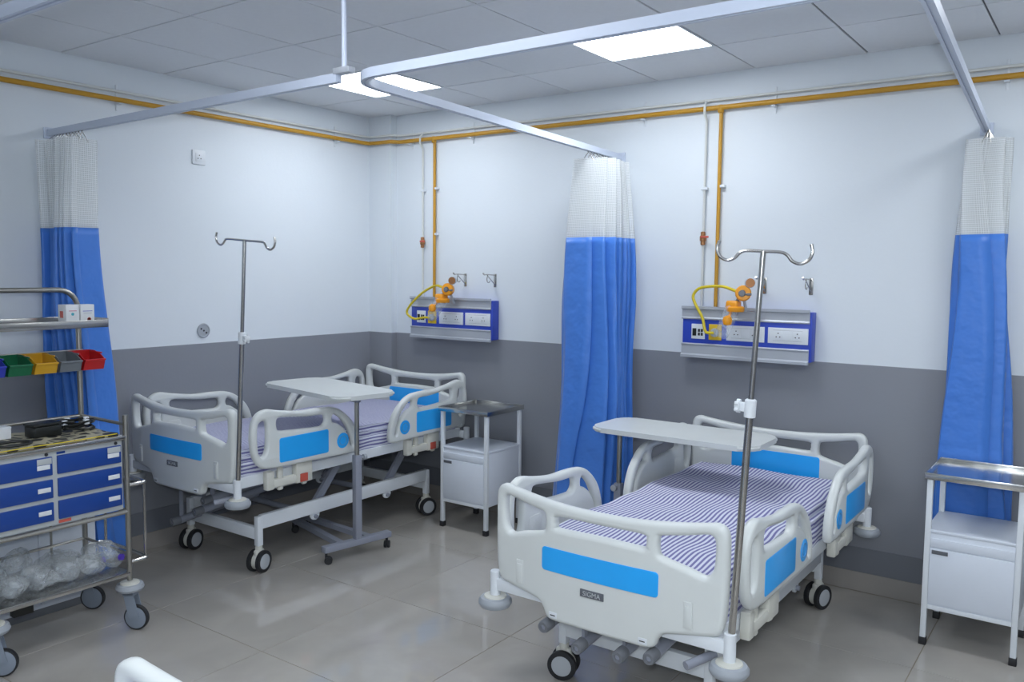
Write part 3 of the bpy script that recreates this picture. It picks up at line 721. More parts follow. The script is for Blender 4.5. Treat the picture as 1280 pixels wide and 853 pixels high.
def regulator(label, hose, pts):
    g, k, b, s, j = [Vector(p) for p in pts]       # gauge, knob, body, small knob, jar
    t = thing('suction_regulator', label, 'regulator', (j.x, 0, j.z), 0, 'orange suction regulators')
    O = Vector(t.location); L_ = lambda v: tuple(Vector(v) - O)
    lathe('gauge', 'alu', t, [(0.0, 0), (0.022, 0.0), (0.028, 0.006), (0.028, 0.024), (0.025, 0.028)], L_(g + Vector((0, 0.012, 0))), (0.5, -1, 0))
    lathe('gauge_face', 'brass', t, [(0.025, 0), (0.025, 0.001), (0, 0.001)], L_(g + Vector((0.013, -0.013, 0))), (0.5, -1, 0))
    kn = lathe('control_knob', 'orange', t, [(0.0, 0), (0.040, 0.0), (0.044, 0.008), (0.044, 0.036), (0.038, 0.044), (0.018, 0.046), (0.018, 0.040), (0.0, 0.040)], L_(k + Vector((0, 0.022, 0))), (0.35, -1, 0.1), 20)
    lathe('knob_cap', 'dark_grey', kn, [(0.0, 0), (0.020, 0.0), (0.016, 0.010), (0.0, 0.012)], L_(k + Vector((0.008, -0.022, 0.002))), (0.35, -1, 0.1), 16)
    bm = bmesh.new(); bm_box(bm, -0.035, 0.035, -0.035, 0.035, -0.024, 0.03, 0.012, 3); bm_lathe(bm, [(0.046, -0.03), (0.050, -0.022), (0.050, -0.006), (0.042, 0.0)], 22, (0.012, 0, -0.002))
    obj('jar_lid', bm, 'orange', t, L_(b))
    tube('stem', 'dark_grey', t, [L_(b + Vector((0.01, 0, 0.01))), L_(k), L_(g)], 0.010, 10)
    tube('inlet_nozzle', 'dark_grey', t, [L_(k + Vector((0.02, -0.01, -0.005))), L_(k + Vector((0.058, -0.015, -0.002)))], 0.007, 8)
    lathe('float_knob', 'orange', t, [(0.0, -0.028), (0.022, -0.022), (0.027, 0.0), (0.022, 0.020), (0.008, 0.028), (0.0, 0.03)], L_(s), n=16)
    tube('float_stem', 'orange', t, [L_(s), L_(b)], 0.008, 8)
    m_ = (b + j) / 2
    ax = (b - j).normalized(); ln = (b - j).length
    bm = bmesh.new(); bm_lathe(bm, [(0.0, -0.02), (0.032, -0.02), (0.038, -0.01), (0.042, ln * 0.5), (0.042, ln - 0.01), (0.036, ln)], 20, L_(j), tuple(ax)); obj('jar', bm, 'jar', t)
    tube('wall_arm', 'alu', t, [L_(k + Vector((0, 0.02, 0))), L_((k.x, -0.085, k.z - 0.10))], 0.009, 8)
    hp = catmull([L_(p) for p in hose], False, 5)
    tube('hose', 'hose', t, hp, 0.0085, 10)
    return t
regulator('orange suction regulator with yellow hose on the outlet panel nearest the room corner',
          [(0.66, -0.105, 1.371), (0.611, -0.12, 1.371), (0.52, -0.12, 1.358), (0.448, -0.12, 1.396), (0.478, -0.12, 1.455), (0.578, -0.12, 1.537), (0.665, -0.12, 1.584), (0.74, -0.13, 1.606), (0.793, -0.14, 1.599), (0.85, -0.15, 1.588)],
          [(0.905, -0.155, 1.645), (0.868, -0.16, 1.580), (0.816, -0.16, 1.519), (0.775, -0.212, 1.448), (0.735, -0.16, 1.39)])
regulator('orange suction regulator with yellow hose on the outlet panel above the striped bed',
          [(2.832, -0.105, 1.372), (2.805, -0.12, 1.371), (2.785, -0.12, 1.385), (2.767, -0.12, 1.457), (2.72, -0.12, 1.539), (2.707, -0.12, 1.585), (2.742, -0.12, 1.627), (2.82, -0.12, 1.641), (2.896, -0.13, 1.640), (2.963, -0.14, 1.620), (3.0, -0.15, 1.610)],
          [(3.050, -0.155, 1.665), (3.014, -0.16, 1.604), (2.967, -0.16, 1.534), (2.955, -0.212, 1.452), (2.905, -0.16, 1.375)])

def bracket(label, x):
    t = thing('wall_hook', label, 'hook', (x, 0, 1.648), 0, 'wall hooks above the outlet panels')
    box('wall_plate', 'steel', t, -0.011, 0.011, -0.004, 0.0, -0.046, 0.046, 0.001)
    bm = bmesh.new(); bm_tube(bm, [(0, -0.003, 0.038), (-0.006, -0.085, 0.042), (-0.008, -0.115, 0.040)], 0.0038, 8); bm_tube(bm, [(-0.008, -0.115, 0.040), (-0.008, -0.13, 0.050)], 0.0055, 8)
    obj('arm', bm, 'steel', t)
    bm = bmesh.new(); bm_tube(bm, [(0, -0.003, -0.03), (-0.006, -0.085, 0.036)], 0.0032, 8); obj('brace', bm, 'steel', t)
    bm = bmesh.new(); bm_tube(bm, catmull([(-0.006, -0.078, 0.038), (-0.006, -0.088, 0.015), (-0.006, -0.083, -0.008), (-0.006, -0.066, -0.014), (-0.006, -0.054, -0.004)], False, 4), 0.0032, 8); obj('hook', bm, 'steel', t)
bracket('small steel wall bracket behind the orange regulator nearest the room corner', 0.906)
bracket('small steel wall bracket at the curtain side above the corner outlet panel', 1.172)
bracket('small steel wall bracket close behind the IV pole above the striped bed', 3.088)
bracket('small steel wall bracket over the end cap of the striped bed outlet panel', 3.347)

# pipes under the ceiling
PY, PW = 2.668, 2.716
t = thing('gas_pipe', 'yellow painted gas pipe running under the ceiling with two drops', 'pipe', (0, 0, 0))
def run(z, off, r):
    o = off
    return catmull([(o, RY + 0.01, z)] , False) if 0 else [(o, RY + 0.02, z), (o, -0.16, z), (o + 0.012, -0.075 - o, z), (o + 0.06, -0.06 - o, z), (0.20, -0.06 - o, z), (0.245, -0.055 - o, z), (0.285, -o - 0.008, z), (0.33, -o, z), (RX - 0.02, -o, z)]
tube('pipe_run', 'yellow_pipe', t, run(PY, 0.030, 0.014), 0.0145, 12)
for x, nm in ((0.628, 1), (2.805, 2)):
    tube('drop_pipe', 'yellow_pipe', t, [(x, -0.022, PY - 0.005), (x, -0.022, 1.511)], 0.011, 12)
    lathe('tee_joint', 'yellow_pipe', t, [(0.015, -0.03), (0.018, -0.025), (0.018, 0.01), (0.015, 0.014)], (x, -0.028, PY), n=14)
t2 = thing('conduit', 'thin white painted pipe running above the yellow gas pipe', 'pipe', (0, 0, 0))
tube('pipe_run', 'white_pipe', t2, run(PW, 0.020, 0.008), 0.0085, 10)
for x in (0.512, 2.715):
    tube('drop_pipe', 'white_pipe', t2, [(x, -0.020, PW), (x, -0.050, PW - 0.03), (x, -0.050, PW - 0.075), (x, -0.018, PW - 0.11), (x, -0.018, 1.511)], 0.0075, 10)
    v = lathe('valve', 'brass', t2, [(0.008, -0.04), (0.014, -0.036), (0.014, -0.018), (0.019, -0.012), (0.019, 0.012), (0.014, 0.018), (0.014, 0.036), (0.008, 0.04)], (x, -0.022, 1.92), n=12)
    box('valve_lever', 'red', v, x - 0.004, x + 0.045, -0.050, -0.044, 1.922, 1.934, 0.002)
def clip(parent, pts):
    for x, y, z, ax in pts:
        bm = bmesh.new()
        if ax == 'b': bm_box(bm, x - 0.012, x + 0.012, -0.048, 0.0, z - 0.026, z - 0.019, 0.001); bm_box(bm, x - 0.006, x + 0.006, -0.006, 0.0, z - 0.06, z + 0.085, 0.001)
        elif ax == 'l': bm_box(bm, 0.0, 0.048, y - 0.012, y + 0.012, z - 0.026, z - 0.019, 0.001); bm_box(bm, 0.0, 0.006, y - 0.006, y + 0.006, z - 0.06, z + 0.085, 0.001)
        else: bm_box(bm, x - 0.02, x + 0.02, -0.03, 0.0, z - 0.008, z + 0.008, 0.002)
        obj('pipe_clip', bm, 'switch', parent)
clip(t, [(0.40, 0, PY, 'b'), (0.97, 0, PY, 'b'), (2.31, 0, PY, 'b'), (3.113, 0, PY, 'b'), (4.236, 0, PY, 'b'), (0, -2.07, PY, 'l'), (0, -0.41, PY, 'l'), (0.640, 0, 2.31, 'v'), (0.636, 0, 1.98, 'v'), (2.818, 0, 2.22, 'v')])
clip(t2, [(0.512, 0, 2.30, 'v'), (2.715, 0, 2.21, 'v')])

# wall sockets on the left wall
t = thing('wall_socket', 'square white wall socket high on the wall behind the corner bed', 'socket', (0, -1.545, 2.405))
box('cover_plate', 'switch', t, 0.0, 0.009, -0.046, 0.046, -0.044, 0.044, 0.003)
box('insert', 'switch', t, 0.009, 0.0125, -0.026, 0.026, -0.027, 0.027, 0.002)
bm = bmesh.new()
for dy, dz in ((0, 0.012), (-0.010, -0.008), (0.010, -0.008)): bm_lathe(bm, [(0.0035, 0), (0.0035, 0.001), (0, 0.001)], 8, (0.0126, dy, dz), (1, 0, 0))
obj('socket_hole', bm, 'hole', t)
t = thing('vent_cover', 'round grey cover with three holes low on the left wall', 'socket', (0, -1.535, 1.318))
lathe('cover_disc', 'bumper', t, [(0.045, 0.0), (0.047, 0.004), (0.044, 0.009), (0.038, 0.010), (0.036, 0.007), (0.0, 0.007)], (0, 0, 0), (1, 0, 0), 28)
bm = bmesh.new()
for dy, dz in ((-0.018, 0.012), (0, 0), (0.018, -0.014)): bm_lathe(bm, [(0.006, 0.0), (0.006, 0.002), (0, 0.002)], 10, (0.0065, dy, dz), (1, 0, 0))
obj('socket_hole', bm, 'hole', t)

# ------------------------------------------------------------------ curtain tracks and curtains
def track_mesh(pts, w=0.030, h=0.034):
    pts = [Vector(p) for p in pts]; bm = bmesh.new(); rings = []
    for i, p in enumerate(pts):
        d = (pts[min(i + 1, len(pts) - 1)] - pts[max(i - 1, 0)]); d.z = 0; d.normalize(); s = Vector((d.y, -d.x, 0))
        pr = [(-w / 2, h / 2), (w / 2, h / 2), (w / 2, -h / 2), (0.004, -h / 2), (0.004, -h / 2 + 0.006), (-0.004, -h / 2 + 0.006), (-0.004, -h / 2), (-w / 2, -h / 2)]
        rings.append([bm.verts.new(p + s * a + Vector((0, 0, b))) for a, b in pr])
    for a, b in zip(rings, rings[1:]):
        for k in range(8): bm.faces.new((a[k], a[(k + 1) % 8], b[(k + 1) % 8], b[k]))
    bm.faces.new(rings[0][::-1]); bm.faces.new(rings[-1]); return bm
def arc(c, r, a0, a1, n=8):
    return [(c[0] + r * math.cos(math.radians(a0 + (a1 - a0) * i / n)), c[1] + r * math.sin(math.radians(a0 + (a1 - a0) * i / n)), TRACK_Z) for i in range(n + 1)]
t = thing('curtain_track', 'white curtain track from the left wall to the hanging rod', 'curtain track', (0, 0, 0), 0, 'ceiling curtain tracks')
obj('track', track_mesh([(0.004, -2.455, TRACK_Z), (1.2, -2.49, TRACK_Z), (2.315, -2.515, TRACK_Z)]), 'track', t)
lathe('suspension_rod', 'track', t, [(0.010, 0), (0.010, HC - 0.004 - TRACK_Z - 0.018)], (2.345, -2.515, TRACK_Z + 0.018), n=12)
box('joint_bracket', 'alu', t, 2.30, 2.385, -2.533, -2.497, TRACK_Z + 0.012, TRACK_Z + 0.035, 0.003)
box('end_bracket', 'track', t, 0.0, 0.012, -2.485, -2.425, TRACK_Z - 0.03, TRACK_Z + 0.03, 0.003)
t = thing('curtain_track', 'white curtain track curving around the striped bed between the two wall curtains', 'curtain track', (0, 0, 0), 0, 'ceiling curtain tracks')
R_ = 0.16
pts = [(2.15, -0.02, TRACK_Z), (2.25, -1.2, TRACK_Z), (2.345, -2.51 + R_, TRACK_Z)] + arc((2.35 + R_, -2.51 + R_), R_, 180, 270) + [(3.2, -2.51, TRACK_Z)] + arc((4.29 - R_, -2.51 + R_), R_, 270, 360) + [(4.225, -1.2, TRACK_Z), (4.16, -0.02, TRACK_Z)]
obj('track', track_mesh(pts), 'track', t)
for x, y in ((4.25, -2.45),):
    lathe('suspension_rod', 'track', t, [(0.010, 0), (0.010, HC - 0.004 - TRACK_Z - 0.018)], (x, y, TRACK_Z + 0.018), n=12)
for x in (2.15, 4.16): box('end_bracket', 'track', t, x - 0.03, x + 0.03, -0.016, 0.0, TRACK_Z - 0.03, TRACK_Z + 0.03, 0.003)
t = thing('curtain_track', 'white curtain track crossing the aisle above the drawer trolley', 'curtain track', (0, 0, 0), 0, 'ceiling curtain tracks')
obj('track', track_mesh([(0.004, -3.60, TRACK_Z), (3.2, -3.60, TRACK_Z)]), 'track', t)
lathe('suspension_rod', 'track', t, [(0.010, 0), (0.010, HC - 0.004 - TRACK_Z - 0.018)], (3.1, -3.60, TRACK_Z + 0.018), n=12)

def curtain(label, a0, a1, lat, top_w, mid_w, bot_w, folds, zbot, seed, sway=(0, 0)):
    """gathered sheet: a0->a1 on the floor plan is the gather direction, lat the fold direction, widths the fold depth"""
    rr = random.Random(seed)
    A, B, Lt = Vector((a0[0], a0[1])), Vector((a1[0], a1[1])), Vector(lat)
    t = thing('privacy_curtain', label, 'curtain', ((A.x + B.x) / 2, (A.y + B.y) / 2, 0), 0, 'blue privacy curtains')
    O = Vector(t.location)
    ph = [rr.uniform(0, 6.28) for _ in range(8)]; N = folds * 14
    amp = [rr.uniform(0.5, 1.0) for _ in range(folds * 2 + 2)]
    ztop = TRACK_Z - 0.055; zs = 1.918
    def pos(u, z):
        f = (ztop - z) / (ztop - zbot)
        w = top_w + (mid_w - top_w) * min(1, f / 0.4) if f < 0.4 else mid_w + (bot_w - mid_w) * (f - 0.4) / 0.6
        g = u * folds; i = int(g * 2); a = amp[min(i, len(amp) - 1)] * (1 - (g * 2 - i)) + amp[min(i + 1, len(amp) - 1)] * (g * 2 - i)
        s = math.sin(2 * PI * g + 0.5 * math.sin(3 * f + ph[0]) + 0.18 * f * math.sin(7 * u + ph[1]))
        s = math.copysign(abs(s) ** 0.8, s)
        sp = 0.86 + 0.20 * f
        p = A.lerp(B, 0.5 + (u - 0.5) * sp) + Lt * (0.5 * w * a * s) + Lt * (0.012 * math.sin(9 * f + ph[2] + 4 * u))
        p += Vector(sway) * f * f
        return Vector((p.x - O.x, p.y - O.y, z + 0.006 * math.sin(2 * PI * g) * f))
    def sheet(name, z0, z1, rows, m, uvs=None, thick=0.0):
        bm = bmesh.new(); gv = []
        ul = bm.loops.layers.uv.new('UVMap'); dist = [0]
        for i in range(N): dist.append(dist[-1] + (pos((i + 1) / N, 1.5) - pos(i / N, 1.5)).length)
        for j in range(rows + 1):
            z = z0 + (z1 - z0) * j / rows; gv.append([bm.verts.new(pos(i / N, z)) for i in range(N + 1)])
        for j in range(rows):
            for i in range(N):
                fc = bm.faces.new((gv[j][i], gv[j][i + 1], gv[j + 1][i + 1], gv[j + 1][i]))
                for lp, (ii, jj) in zip(fc.loops, ((i, j), (i + 1, j), (i + 1, j + 1), (i, j + 1))): lp[ul].uv = (dist[ii] / 0.010, (z0 + (z1 - z0) * jj / rows) / 0.010)
        me = finish(bm, 0); me.shade_smooth(); o = obj(name, me, m, t)
        if thick:
            md = o.modifiers.new('thickness', 'SOLIDIFY'); md.thickness = thick; md.offset = 0
        return o
    sheet('drape', zs, zbot, 44, 'curtain', None, 0.0016)
    sheet('net_panel', ztop, zs, 12, 'net')
    bm = bmesh.new()
    for i in range(folds * 2 + 1):
        p = pos(i / (folds * 2), ztop); a = A.lerp(B, 0.5 + (i / (folds * 2) - 0.5) * 0.86)
        bm_tube(bm, [(p.x, p.y, ztop - 0.02), ((p.x + a.x - O.x) / 2, (p.y + a.y - O.y) / 2, ztop + 0.015), (a.x - O.x, a.y - O.y, TRACK_Z - 0.016)], 0.0022, 6)
    obj('hook', bm, 'steel', t)
    return t
curtain('gathered blue curtain with white net top between the two beds', (2.158, -0.10), (2.185, -0.50), (1, 0), 0.34, 0.45, 0.50, 9, 0.28, 1, (-0.01, 0.0))
curtain('gathered blue curtain with white net top behind the cabinet beside the striped bed', (4.175, -0.030), (4.18, -0.112), (1, 0), 0.20, 0.26, 0.40, 9, 0.30, 2, (0.03, 0.0))
curtain('gathered blue curtain with white net top behind the drawer trolley at the left wall', (0.05, -2.457), (0.40, -2.468), (0, 1), 0.24, 0.28, 0.29, 9, 0.16, 5, (0.0, 0.10))

# ------------------------------------------------------------------ drawer trolley
XF, XB, YR, YL = 0.995, 0.595, -2.635, -3.235
t = thing('drawer_trolley', 'stainless steel trolley with blue drawers and upper shelf', 'trolley', ((XF + XB) / 2, (YR + YL) / 2, 0))
O = Vector(t.location)
def tl(*p): return tuple(Vector(p) - O)
def tbox(name, m, x0, x1, y0, y1, z0, z1, bevel=0.002, parent=None):
    return box(name, m, parent or t, x0 - O.x, x1 - O.x, y0 - O.y, y1 - O.y, z0, z1, bevel)
PR = 0.0125
for x, y, z1 in ((XF, YR, 1.03), (XF, YL, 1.03)):
    tube('post', 'steel_sat', t, [tl(x, y, 0.24), tl(x, y, z1)], PR, 14)
arch = [tl(XB, YR, 0.24), tl(XB, YR, 1.50)] + [tl(XB, YR - 0.09 + 0.09 * math.cos(a), 1.515 + 0.09 * math.sin(a)) for a in [PI / 2 * i / 6 for i in range(7)]]
arch += [tl(XB, YL + 0.09 - 0.09 * math.sin(a), 1.515 + 0.09 * math.cos(a)) for a in [PI / 2 * i / 6 for i in range(7)]] + [tl(XB, YL, 1.50), tl(XB, YL, 0.24)]
tube('gantry', 'steel_sat', t, arch, PR, 14)
# drawers
body = tbox('drawer_housing', 'cart_grey', XB + 0.02, XF - 0.004, YL + 0.018, YR - 0.018, 0.585, 0.915, 0.003)
for (y0, y1) in ((-2.952, -2.662), (-3.214, -2.974)):
    for k in range(3):
        z1 = 0.893 - 0.101 * k; z0 = z1 - 0.082
        d = tbox('drawer', 'cart_blue', XF - 0.010, XF + 0.006, y0, y1, z0, z1, 0.003)
        tbox('label_holder', 'paper', XF + 0.006, XF + 0.0085, y1 - 0.066, y1 - 0.012, z0 + 0.030, z0 + 0.050, 0.0008, d)
        if k == 0:
            tbox('name_tag', 'cart_grey', XF + 0.006, XF + 0.008, y1 - 0.066, y1 - 0.004, z1 - 0.030, z1 - 0.004, 0.0008, d)
    lathe('lock', 'hole', t, [(0.0075, 0), (0.007, 0.004), (0.0, 0.004)], tl(XF - 0.003, y1 - 0.022, 0.904), (1, 0, 0), 12)
tbox('red_sticker', 'red', XF - 0.0045, XF - 0.002, -2.952, -2.898, 0.590, 0.603, 0.0005)
tbox('blue_sticker', 'cart_blue', XF - 0.0045, XF - 0.002, -2.952, -2.915, 0.898, 0.908, 0.0005)
# top tray, frame bars, guard rails
tbox('top_tray', 'steel', XB + 0.005, XF + 0.012, YL + 0.006, YR - 0.006, 0.915, 0.936, 0.004)
bm = bmesh.new(); bm_tube(bm, [tl(XB, YR, 0.985), tl(XB, YL, 0.985)], 0.008, 10); bm_tube(bm, [tl(XB, YR, 0.985), tl(XF, YR, 0.985)], 0.008, 10); bm_tube(bm, [tl(XB, YL, 0.985), tl(XF, YL, 0.985)], 0.008, 10)
obj('guard_rail', bm, 'steel_sat', t)
bm = bmesh.new()
for x in (XB, XF): bm_tube(bm, [tl(x, YR, 0.572), tl(x, YL, 0.572)], 0.011, 10)
for y in (YR, YL): bm_tube(bm, [tl(XB, y, 0.572), tl(XF, y, 0.572)], 0.011, 10)
obj('support_frame', bm, 'steel_sat', t)
tbox('bottom_shelf', 'steel', XB - 0.005, XF + 0.012, YL, YR, 0.262, 0.285, 0.004)
bm = bmesh.new(); bm_tube(bm, [tl(XB, YR, 0.365), tl(XB, YL, 0.365)], 0.007, 8); bm_tube(bm, [tl(XB, YR, 0.365), tl(XF, YR, 0.365)], 0.007, 8)
obj('guard_rail', bm, 'steel_sat', t)
for y in (-2.80, -3.12): tube('spindle', 'steel_sat', t, [tl(XB, y, 0.28), tl(XB, y, 0.575)], 0.006, 8)
# push handle at the end
bm = bmesh.new()
for z in (0.695, 0.325):
    bm_tube(bm, catmull([tl(XF, YR, z), tl(XF, YR + 0.06, z), tl(XF - 0.02, YR + 0.095, z), tl(XF - 0.2, YR + 0.1, z), tl(XB + 0.02, YR + 0.095, z), tl(XB, YR + 0.06, z), tl(XB, YR, z)], False, 4), 0.009, 10)
bm_tube(bm, [tl(XF - 0.02, YR + 0.095, 0.325), tl(XF - 0.02, YR + 0.095, 0.695)], 0.007, 10); bm_tube(bm, [tl(XB + 0.02, YR + 0.095, 0.325), tl(XB + 0.02, YR + 0.095, 0.695)], 0.007, 10)
obj('push_handle', bm, 'steel', t)
# upper shelf with lips
bm = bmesh.new()
bm_box(bm, XB - 0.02 - O.x, XB + 0.22 - O.x, YL - 0.08 - O.y, YR + 0.03 - O.y, 1.440, 1.446)
bm_box(bm, XB + 0.216 - O.x, XB + 0.222 - O.x, YL - 0.08 - O.y, YR + 0.03 - O.y, 1.432, 1.468, 0.002)
bm_box(bm, XB - 0.022 - O.x, XB - 0.016 - O.x, YL - 0.08 - O.y, YR + 0.03 - O.y, 1.432, 1.475, 0.002)
for y in (YL - 0.08, YR + 0.03): bm_box(bm, XB - 0.02 - O.x, XB + 0.22 - O.x, y - 0.003 - O.y, y + 0.003 - O.y, 1.432, 1.475, 0.002)
obj('upper_shelf', bm, 'steel', t)
tbox('bin_rail', 'steel_sat', XB + 0.012, XB + 0.020, YL, YR + 0.01, 1.272, 1.315, 0.001)
# casters with bumper discs
for x, y, st in ((XF, YR, 0.5), (XF, YL, 0.9), (XB, YR, 0.6), (XB, YL, 0.2)):
    bm = bmesh.new(); bm_lathe(bm, [(0.03, 0.19), (0.058, 0.193), (0.064, 0.205), (0.058, 0.222), (0.03, 0.226)], 28); c = obj('caster', bm, 'bumper', t, tl(x, y, 0))
    lathe('bumper_cap', 'cream', c, [(0.044, 0.222), (0.042, 0.231), (0.014, 0.234)], n=24)
    q = Matrix.Rotation(st, 4, 'Z')
    bm = bmesh.new()
    for s in (-1, 1): bm_bar(bm, (0, s * 0.020, 0.185), (0.028, s * 0.020, 0.062), 0.004, 0.05, (1, 0, 0))
    bm_box(bm, -0.028, 0.028, -0.022, 0.022, 0.165, 0.192, 0.004)
    bm.transform(q); obj('fork', bm, 'wheel_dark', c)
    for nm, m, pf in (('tyre', 'rubber', [(0.050, -0.012), (0.059, -0.010), (0.060, 0), (0.059, 0.010), (0.050, 0.012), (0.050, -0.012)]), ('wheel', 'wheel_dark', [(0, -0.014), (0.046, -0.0145), (0.052, -0.012), (0.052, 0.012), (0.046, 0.0145), (0, 0.014)])):
        bm = bmesh.new(); bm_lathe(bm, pf, 28, (0.030, 0, 0.060), (0, 1, 0)); bm.transform(q); obj(nm, bm, m, c)
b = tbox('under_shelf_box', 'black', 0.83, 0.87, -3.10, -3.015, 0.175, 0.262, 0.003)
for y in (-3.08, -3.035): tbox('white_label', 'paper', 0.869, 0.872, y - 0.012, y + 0.014, 0.225, 0.245, 0.0005, b)

# storage bins on the rail
def bin_(label, m, y, w=0.108):
    o = thing('storage_bin', label, 'bin', (XB + 0.020, y, 1.226), 0, 'coloured storage bins on the trolley rail')
    bm = bmesh.new(); h, d, wt = 0.085, 0.135, 0.003; wf = w / 2 - 0.004; wb = w / 2
    def wall(quad, off):
        q = [Vector(p) for p in quad]; o2 = Vector(off); a = [bm.verts.new(p) for p in q]; c = [bm.verts.new(p + o2) for p in q]
        bm.faces.new(a); bm.faces.new(c[::-1])
        for i in range(4): bm.faces.new((a[i], c[i], c[(i + 1) % 4], a[(i + 1) % 4]))
    wall([(0, -wb, 0), (0, wb, 0), (0, wb, h), (0, -wb, h)], (wt, 0, 0))
    wall([(wt, -wb, 0), (d, -wf, 0), (d, wf, 0), (wt, wb, 0)], (0, 0, wt))
    wall([(d - wt, -wf, 0), (d - wt + 0.02, -wf, 0.048), (d - wt + 0.02, wf, 0.048), (d - wt, wf, 0)], (wt, 0, 0))
    for s in (-1, 1):
        q = [(wt, s * wb, 0), (d, s * wf, 0), (d + 0.02, s * wf, 0.048), (d - 0.02, s * wf, 0.070), (0.05, s * wb, h), (wt, s * wb, h)]
        a = [bm.verts.new(p) for p in q]; c = [bm.verts.new((x, yy - s * wt, z)) for x, yy, z in q]
        bm.faces.new(a); bm.faces.new(c[::-1])
        for i in range(6): bm.faces.new((a[i], c[i], c[(i + 1) % 6], a[(i + 1) % 6]))
    obj('tub', finish(bm, 20), m, o)
    bm = bmesh.new()
    for s in (-1, 1): bm_box(bm, wt, d - 0.02, s * (wb - 0.001) - 0.003, s * (wb - 0.001) + 0.003, h - 0.012, h - 0.005, 0.001)
    bm_box(bm, d + 0.010, d + 0.026, -wf, wf, 0.044, 0.052, 0.002)
    obj('rim', bm, m, o)
for (nm, m), y in zip((('red', 'bin_red'), ('grey', 'bin_grey'), ('yellow', 'bin_yellow'), ('green', 'bin_green'), ('blue', 'bin_blue')), (-2.648, -2.760, -2.872, -2.984, -3.096)):
    bin_('%s plastic storage bin hanging on the trolley rail' % nm, m, y)

# cartons on the upper shelf
def carton(label, x0, x1, y0, y1, h, art):
    o = thing('carton', label, 'box', ((x0 + x1) / 2, (y0 + y1) / 2, 1.446), 0)
    w, d = (x1 - x0) / 2, (y1 - y0) / 2
    bm = bmesh.new(); bm_box(bm, -w, w, -d, d, 0, h, 0.0015); obj('box_body', bm, 'paper', o)
    if art == 0:
        box('red_flash', 'red', o, -w * .5, w * .3, -d - 0.0008, -d - 0.0002, 0.03, 0.062, 0); box('print_line', 'pink', o, w + 0.0002, w + 0.0008, -d * .55, d * .6, 0.062, 0.065, 0)
        lathe('print_dot', 'teal', o, [(0.007, 0), (0.007, 0.0006), (0, 0.0006)], (w + 0.0002, 0, 0.048), (1, 0, 0), 14)
    else:
        box('print_line', 'panel_blue', o, w + 0.0002, w + 0.0008, -d * .7, d * .7, 0.060, 0.0625, 0); box('print_line', 'line', o, w + 0.0002, w + 0.0008, -d * .6, d * .6, 0.050, 0.052, 0)
        bm = bmesh.new(); bm_lathe(bm, [(0.0065, 0), (0.0065, 0.0006), (0.009, 0.0006), (0.009, 0), (0.0065, 0)], 16, (w + 0.0002, d * .2, 0.022), (1, 0, 0)); obj('print_ring', bm, 'red', o)
carton('white carton with teal dot and red side flash on the trolley upper shelf', 0.66, 0.735, -2.762, -2.700, 0.092, 0)
carton('white carton with small red ring print at the shelf end of the trolley', 0.685, 0.74, -2.695, -2.630, 0.092, 1)

# clutter on the trolley top
o = thing('tray_cloth', 'black and beige patterned cloth on the trolley top', 'cloth', (0.79, -2.96, 0.936))
bm = bmesh.new(); bm_box(bm, -0.178, 0.185, -0.262, 0.30, 0.0, 0.005)
bmesh.ops.subdivide_edges(bm, edges=[e for e in bm.edges if e.calc_length() > 0.1], cuts=14, use_grid_fill=True)
for v in bm.verts:
    if v.co.z > 0.004: v.co.z += 0.004 + 0.003 * math.sin(23 * v.co.x + 31 * v.co.y)
obj('cloth_sheet', bm, 'pattern', o)
bm = bmesh.new(); bm_tube(bm, [(0.187, -0.255, 0.006), (0.19, -0.1, 0.009), (0.188, 0.1, 0.006), (0.186, 0.295, 0.008)], 0.0022, 8); obj('yellow_cord', bm, 'hose', o)
o = thing('black_case', 'black plastic case standing on the trolley top', 'case', (0.78, -2.905, 0.946), 0.05)
box('case_body', 'black', o, -0.045, 0.045, -0.062, 0.062, 0.0, 0.050, 0.006); box('case_lid', 'black', o, -0.047, 0.047, -0.066, 0.064, 0.051, 0.063, 0.004)
box('case_hinge', 'black', o, -0.054, -0.047, -0.04, 0.04, 0.042, 0.058, 0.002)
for i, (y, w) in enumerate(((-3.045, 0.050), (-3.115, 0.060))):
    o = thing('supply_box', ('small white supply box lying beside the black case', 'white supply box at the far end of the trolley top')[i], 'box', (0.70, y, 0.946))
    box('box_body', 'paper', o, -0.03, 0.03, -w / 2, w / 2, 0.0, 0.052, 0.002); box('box_flap', 'switch', o, -0.031, 0.031, -w / 2 - 0.001, w / 2 + 0.001, 0.046, 0.054, 0.001)
o = thing('cable_coil', 'coiled black cable with connectors on the trolley top', 'cable', (0.76, -2.745, 0.947))
pp = []
for i in range(150):
    a = i * 0.25; r = 0.052 + 0.014 * math.sin(i * 0.31); pp.append((r * math.cos(a), r * 1.25 * math.sin(a), 0.008 + 0.00028 * i + 0.003 * math.sin(i * 0.9)))
tube('cord', 'black', o, pp, 0.0045, 6)
for k in range(4):
    a = k * 1.5 + .4; box('connector', 'switch', o, 0.055 * math.cos(a) - 0.009, 0.055 * math.cos(a) + 0.009, 0.06 * math.sin(a) - 0.012, 0.06 * math.sin(a) + 0.012, 0.030, 0.055, 0.004)
o = thing('tape_ring', 'dark oval ring lying in front on the trolley top', 'ring', (0.90, -3.09, 0.948))
bm = bmesh.new(); bm_tube(bm, [(0.05 * math.cos(a), 0.075 * math.sin(a), 0.006) for a in [2 * PI * k / 28 for k in range(29)]], 0.006, 8); obj('ring', bm, 'black', o)

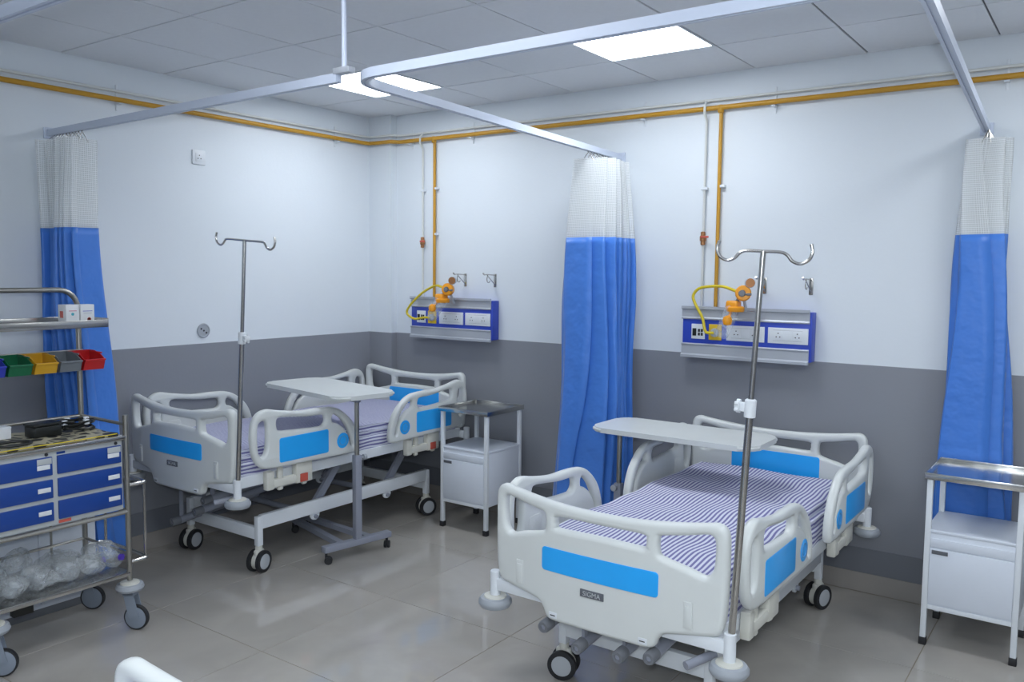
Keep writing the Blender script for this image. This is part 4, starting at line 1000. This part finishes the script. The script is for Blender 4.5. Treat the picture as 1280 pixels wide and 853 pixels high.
# plastic bags on the bottom shelf
def bag(label, x, y, r, sx, sy, sz, seed, cap=None, rot=0.0):
    o = thing('plastic_bag', label, 'bag', (x, y, 0.286), rot, 'clear plastic bags on the trolley bottom shelf')
    rr = random.Random(seed); bm = bmesh.new(); bmesh.ops.create_icosphere(bm, subdivisions=4, radius=1.0)
    dirs = [Vector((rr.gauss(0, 1), rr.gauss(0, 1), rr.gauss(0, 1))).normalized() for _ in range(26)]
    for v in bm.verts:
        n = v.co.normalized(); k = 1.0
        for i, d in enumerate(dirs):
            c = n.dot(d); k += (0.16 if i % 2 else -0.12) * max(0, c - 0.72) / 0.28 * (1 if i % 3 else 1.6)
        k += 0.03 * math.sin(11 * n.x + 7 * n.z + seed) * math.sin(9 * n.y)
        v.co = Vector((n.x * sx, n.y * sy, max(-0.96, n.z) * sz)) * r * k
    lo = min(v.co.z for v in bm.verts)
    for v in bm.verts: v.co.z -= lo
    obj('film', finish(bm, 25), 'bag', o)
    bm = bmesh.new(); bm_lathe(bm, [(0, -0.045), (0.026, -0.043), (0.028, 0.03), (0.014, 0.045), (0.012, 0.055), (0, 0.055)], 16, (0, 0, r * sz * 0.95), (0.55, 0.8, 0.15)); obj('bottle', bm, 'jar', o)
    if cap:
        lathe('cap', 'purple', o, [(0, 0), (0.015, 0), (0.015, 0.014), (0, 0.016)], (0.052, 0.045, r * sz * 0.9), (0.9, 0.4, 0.1), 14)
BAGS = [('crumpled clear plastic bag with purple capped bottle beside the trolley end post', 0.88, -2.690, 0.070, 1.0, 1.0, 0.85, 1, True),
        ('crumpled clear plastic bag with purple cap, second from the trolley end post', 0.90, -2.765, 0.058, 1.0, 1.0, 0.75, 2, True),
        ('long crumpled clear plastic bag lying in the middle of the bottom shelf', 0.88, -2.875, 0.068, 1.0, 1.1, 0.72, 3, None),
        ('crumpled clear plastic bag against the back rail of the bottom shelf', 0.72, -2.85, 0.066, 1.0, 1.1, 0.8, 4, None),
        ('low clear plastic bag at the front edge below the left drawers', 0.90, -3.005, 0.066, 0.95, 1.0, 0.75, 5, None),
        ('clear plastic bag standing behind at the back rail below the left drawers', 0.72, -3.03, 0.070, 1.0, 1.05, 0.85, 6, None),
        ('small clear plastic bag nearest the trolley front edge', 0.91, -3.120, 0.058, 1.0, 1.0, 0.75, 7, None),
        ('clear plastic bag at the far end of the bottom shelf', 0.74, -3.145, 0.068, 1.0, 1.0, 0.85, 8, None)]
for i, bgs in enumerate(BAGS): bag(*bgs, rot=i * 1.3)
# low white cabinet behind the trolley
t = thing('low_cabinet', 'low white cabinet on the floor behind the drawer trolley', 'cabinet', (0.46, -2.96, 0))
box('body', 'cabinet_white', t, -0.028, 0.058, -0.44, 0.42, 0.04, 0.52, 0.006)
for k in range(3): box('door', 'cabinet_white', t, 0.058, 0.065, -0.435 + 0.285 * k, -0.155 + 0.285 * k, 0.06, 0.50, 0.003)
box('plinth', 'dark_grey', t, -0.022, 0.05, -0.42, 0.40, 0.0, 0.04, 0.002)
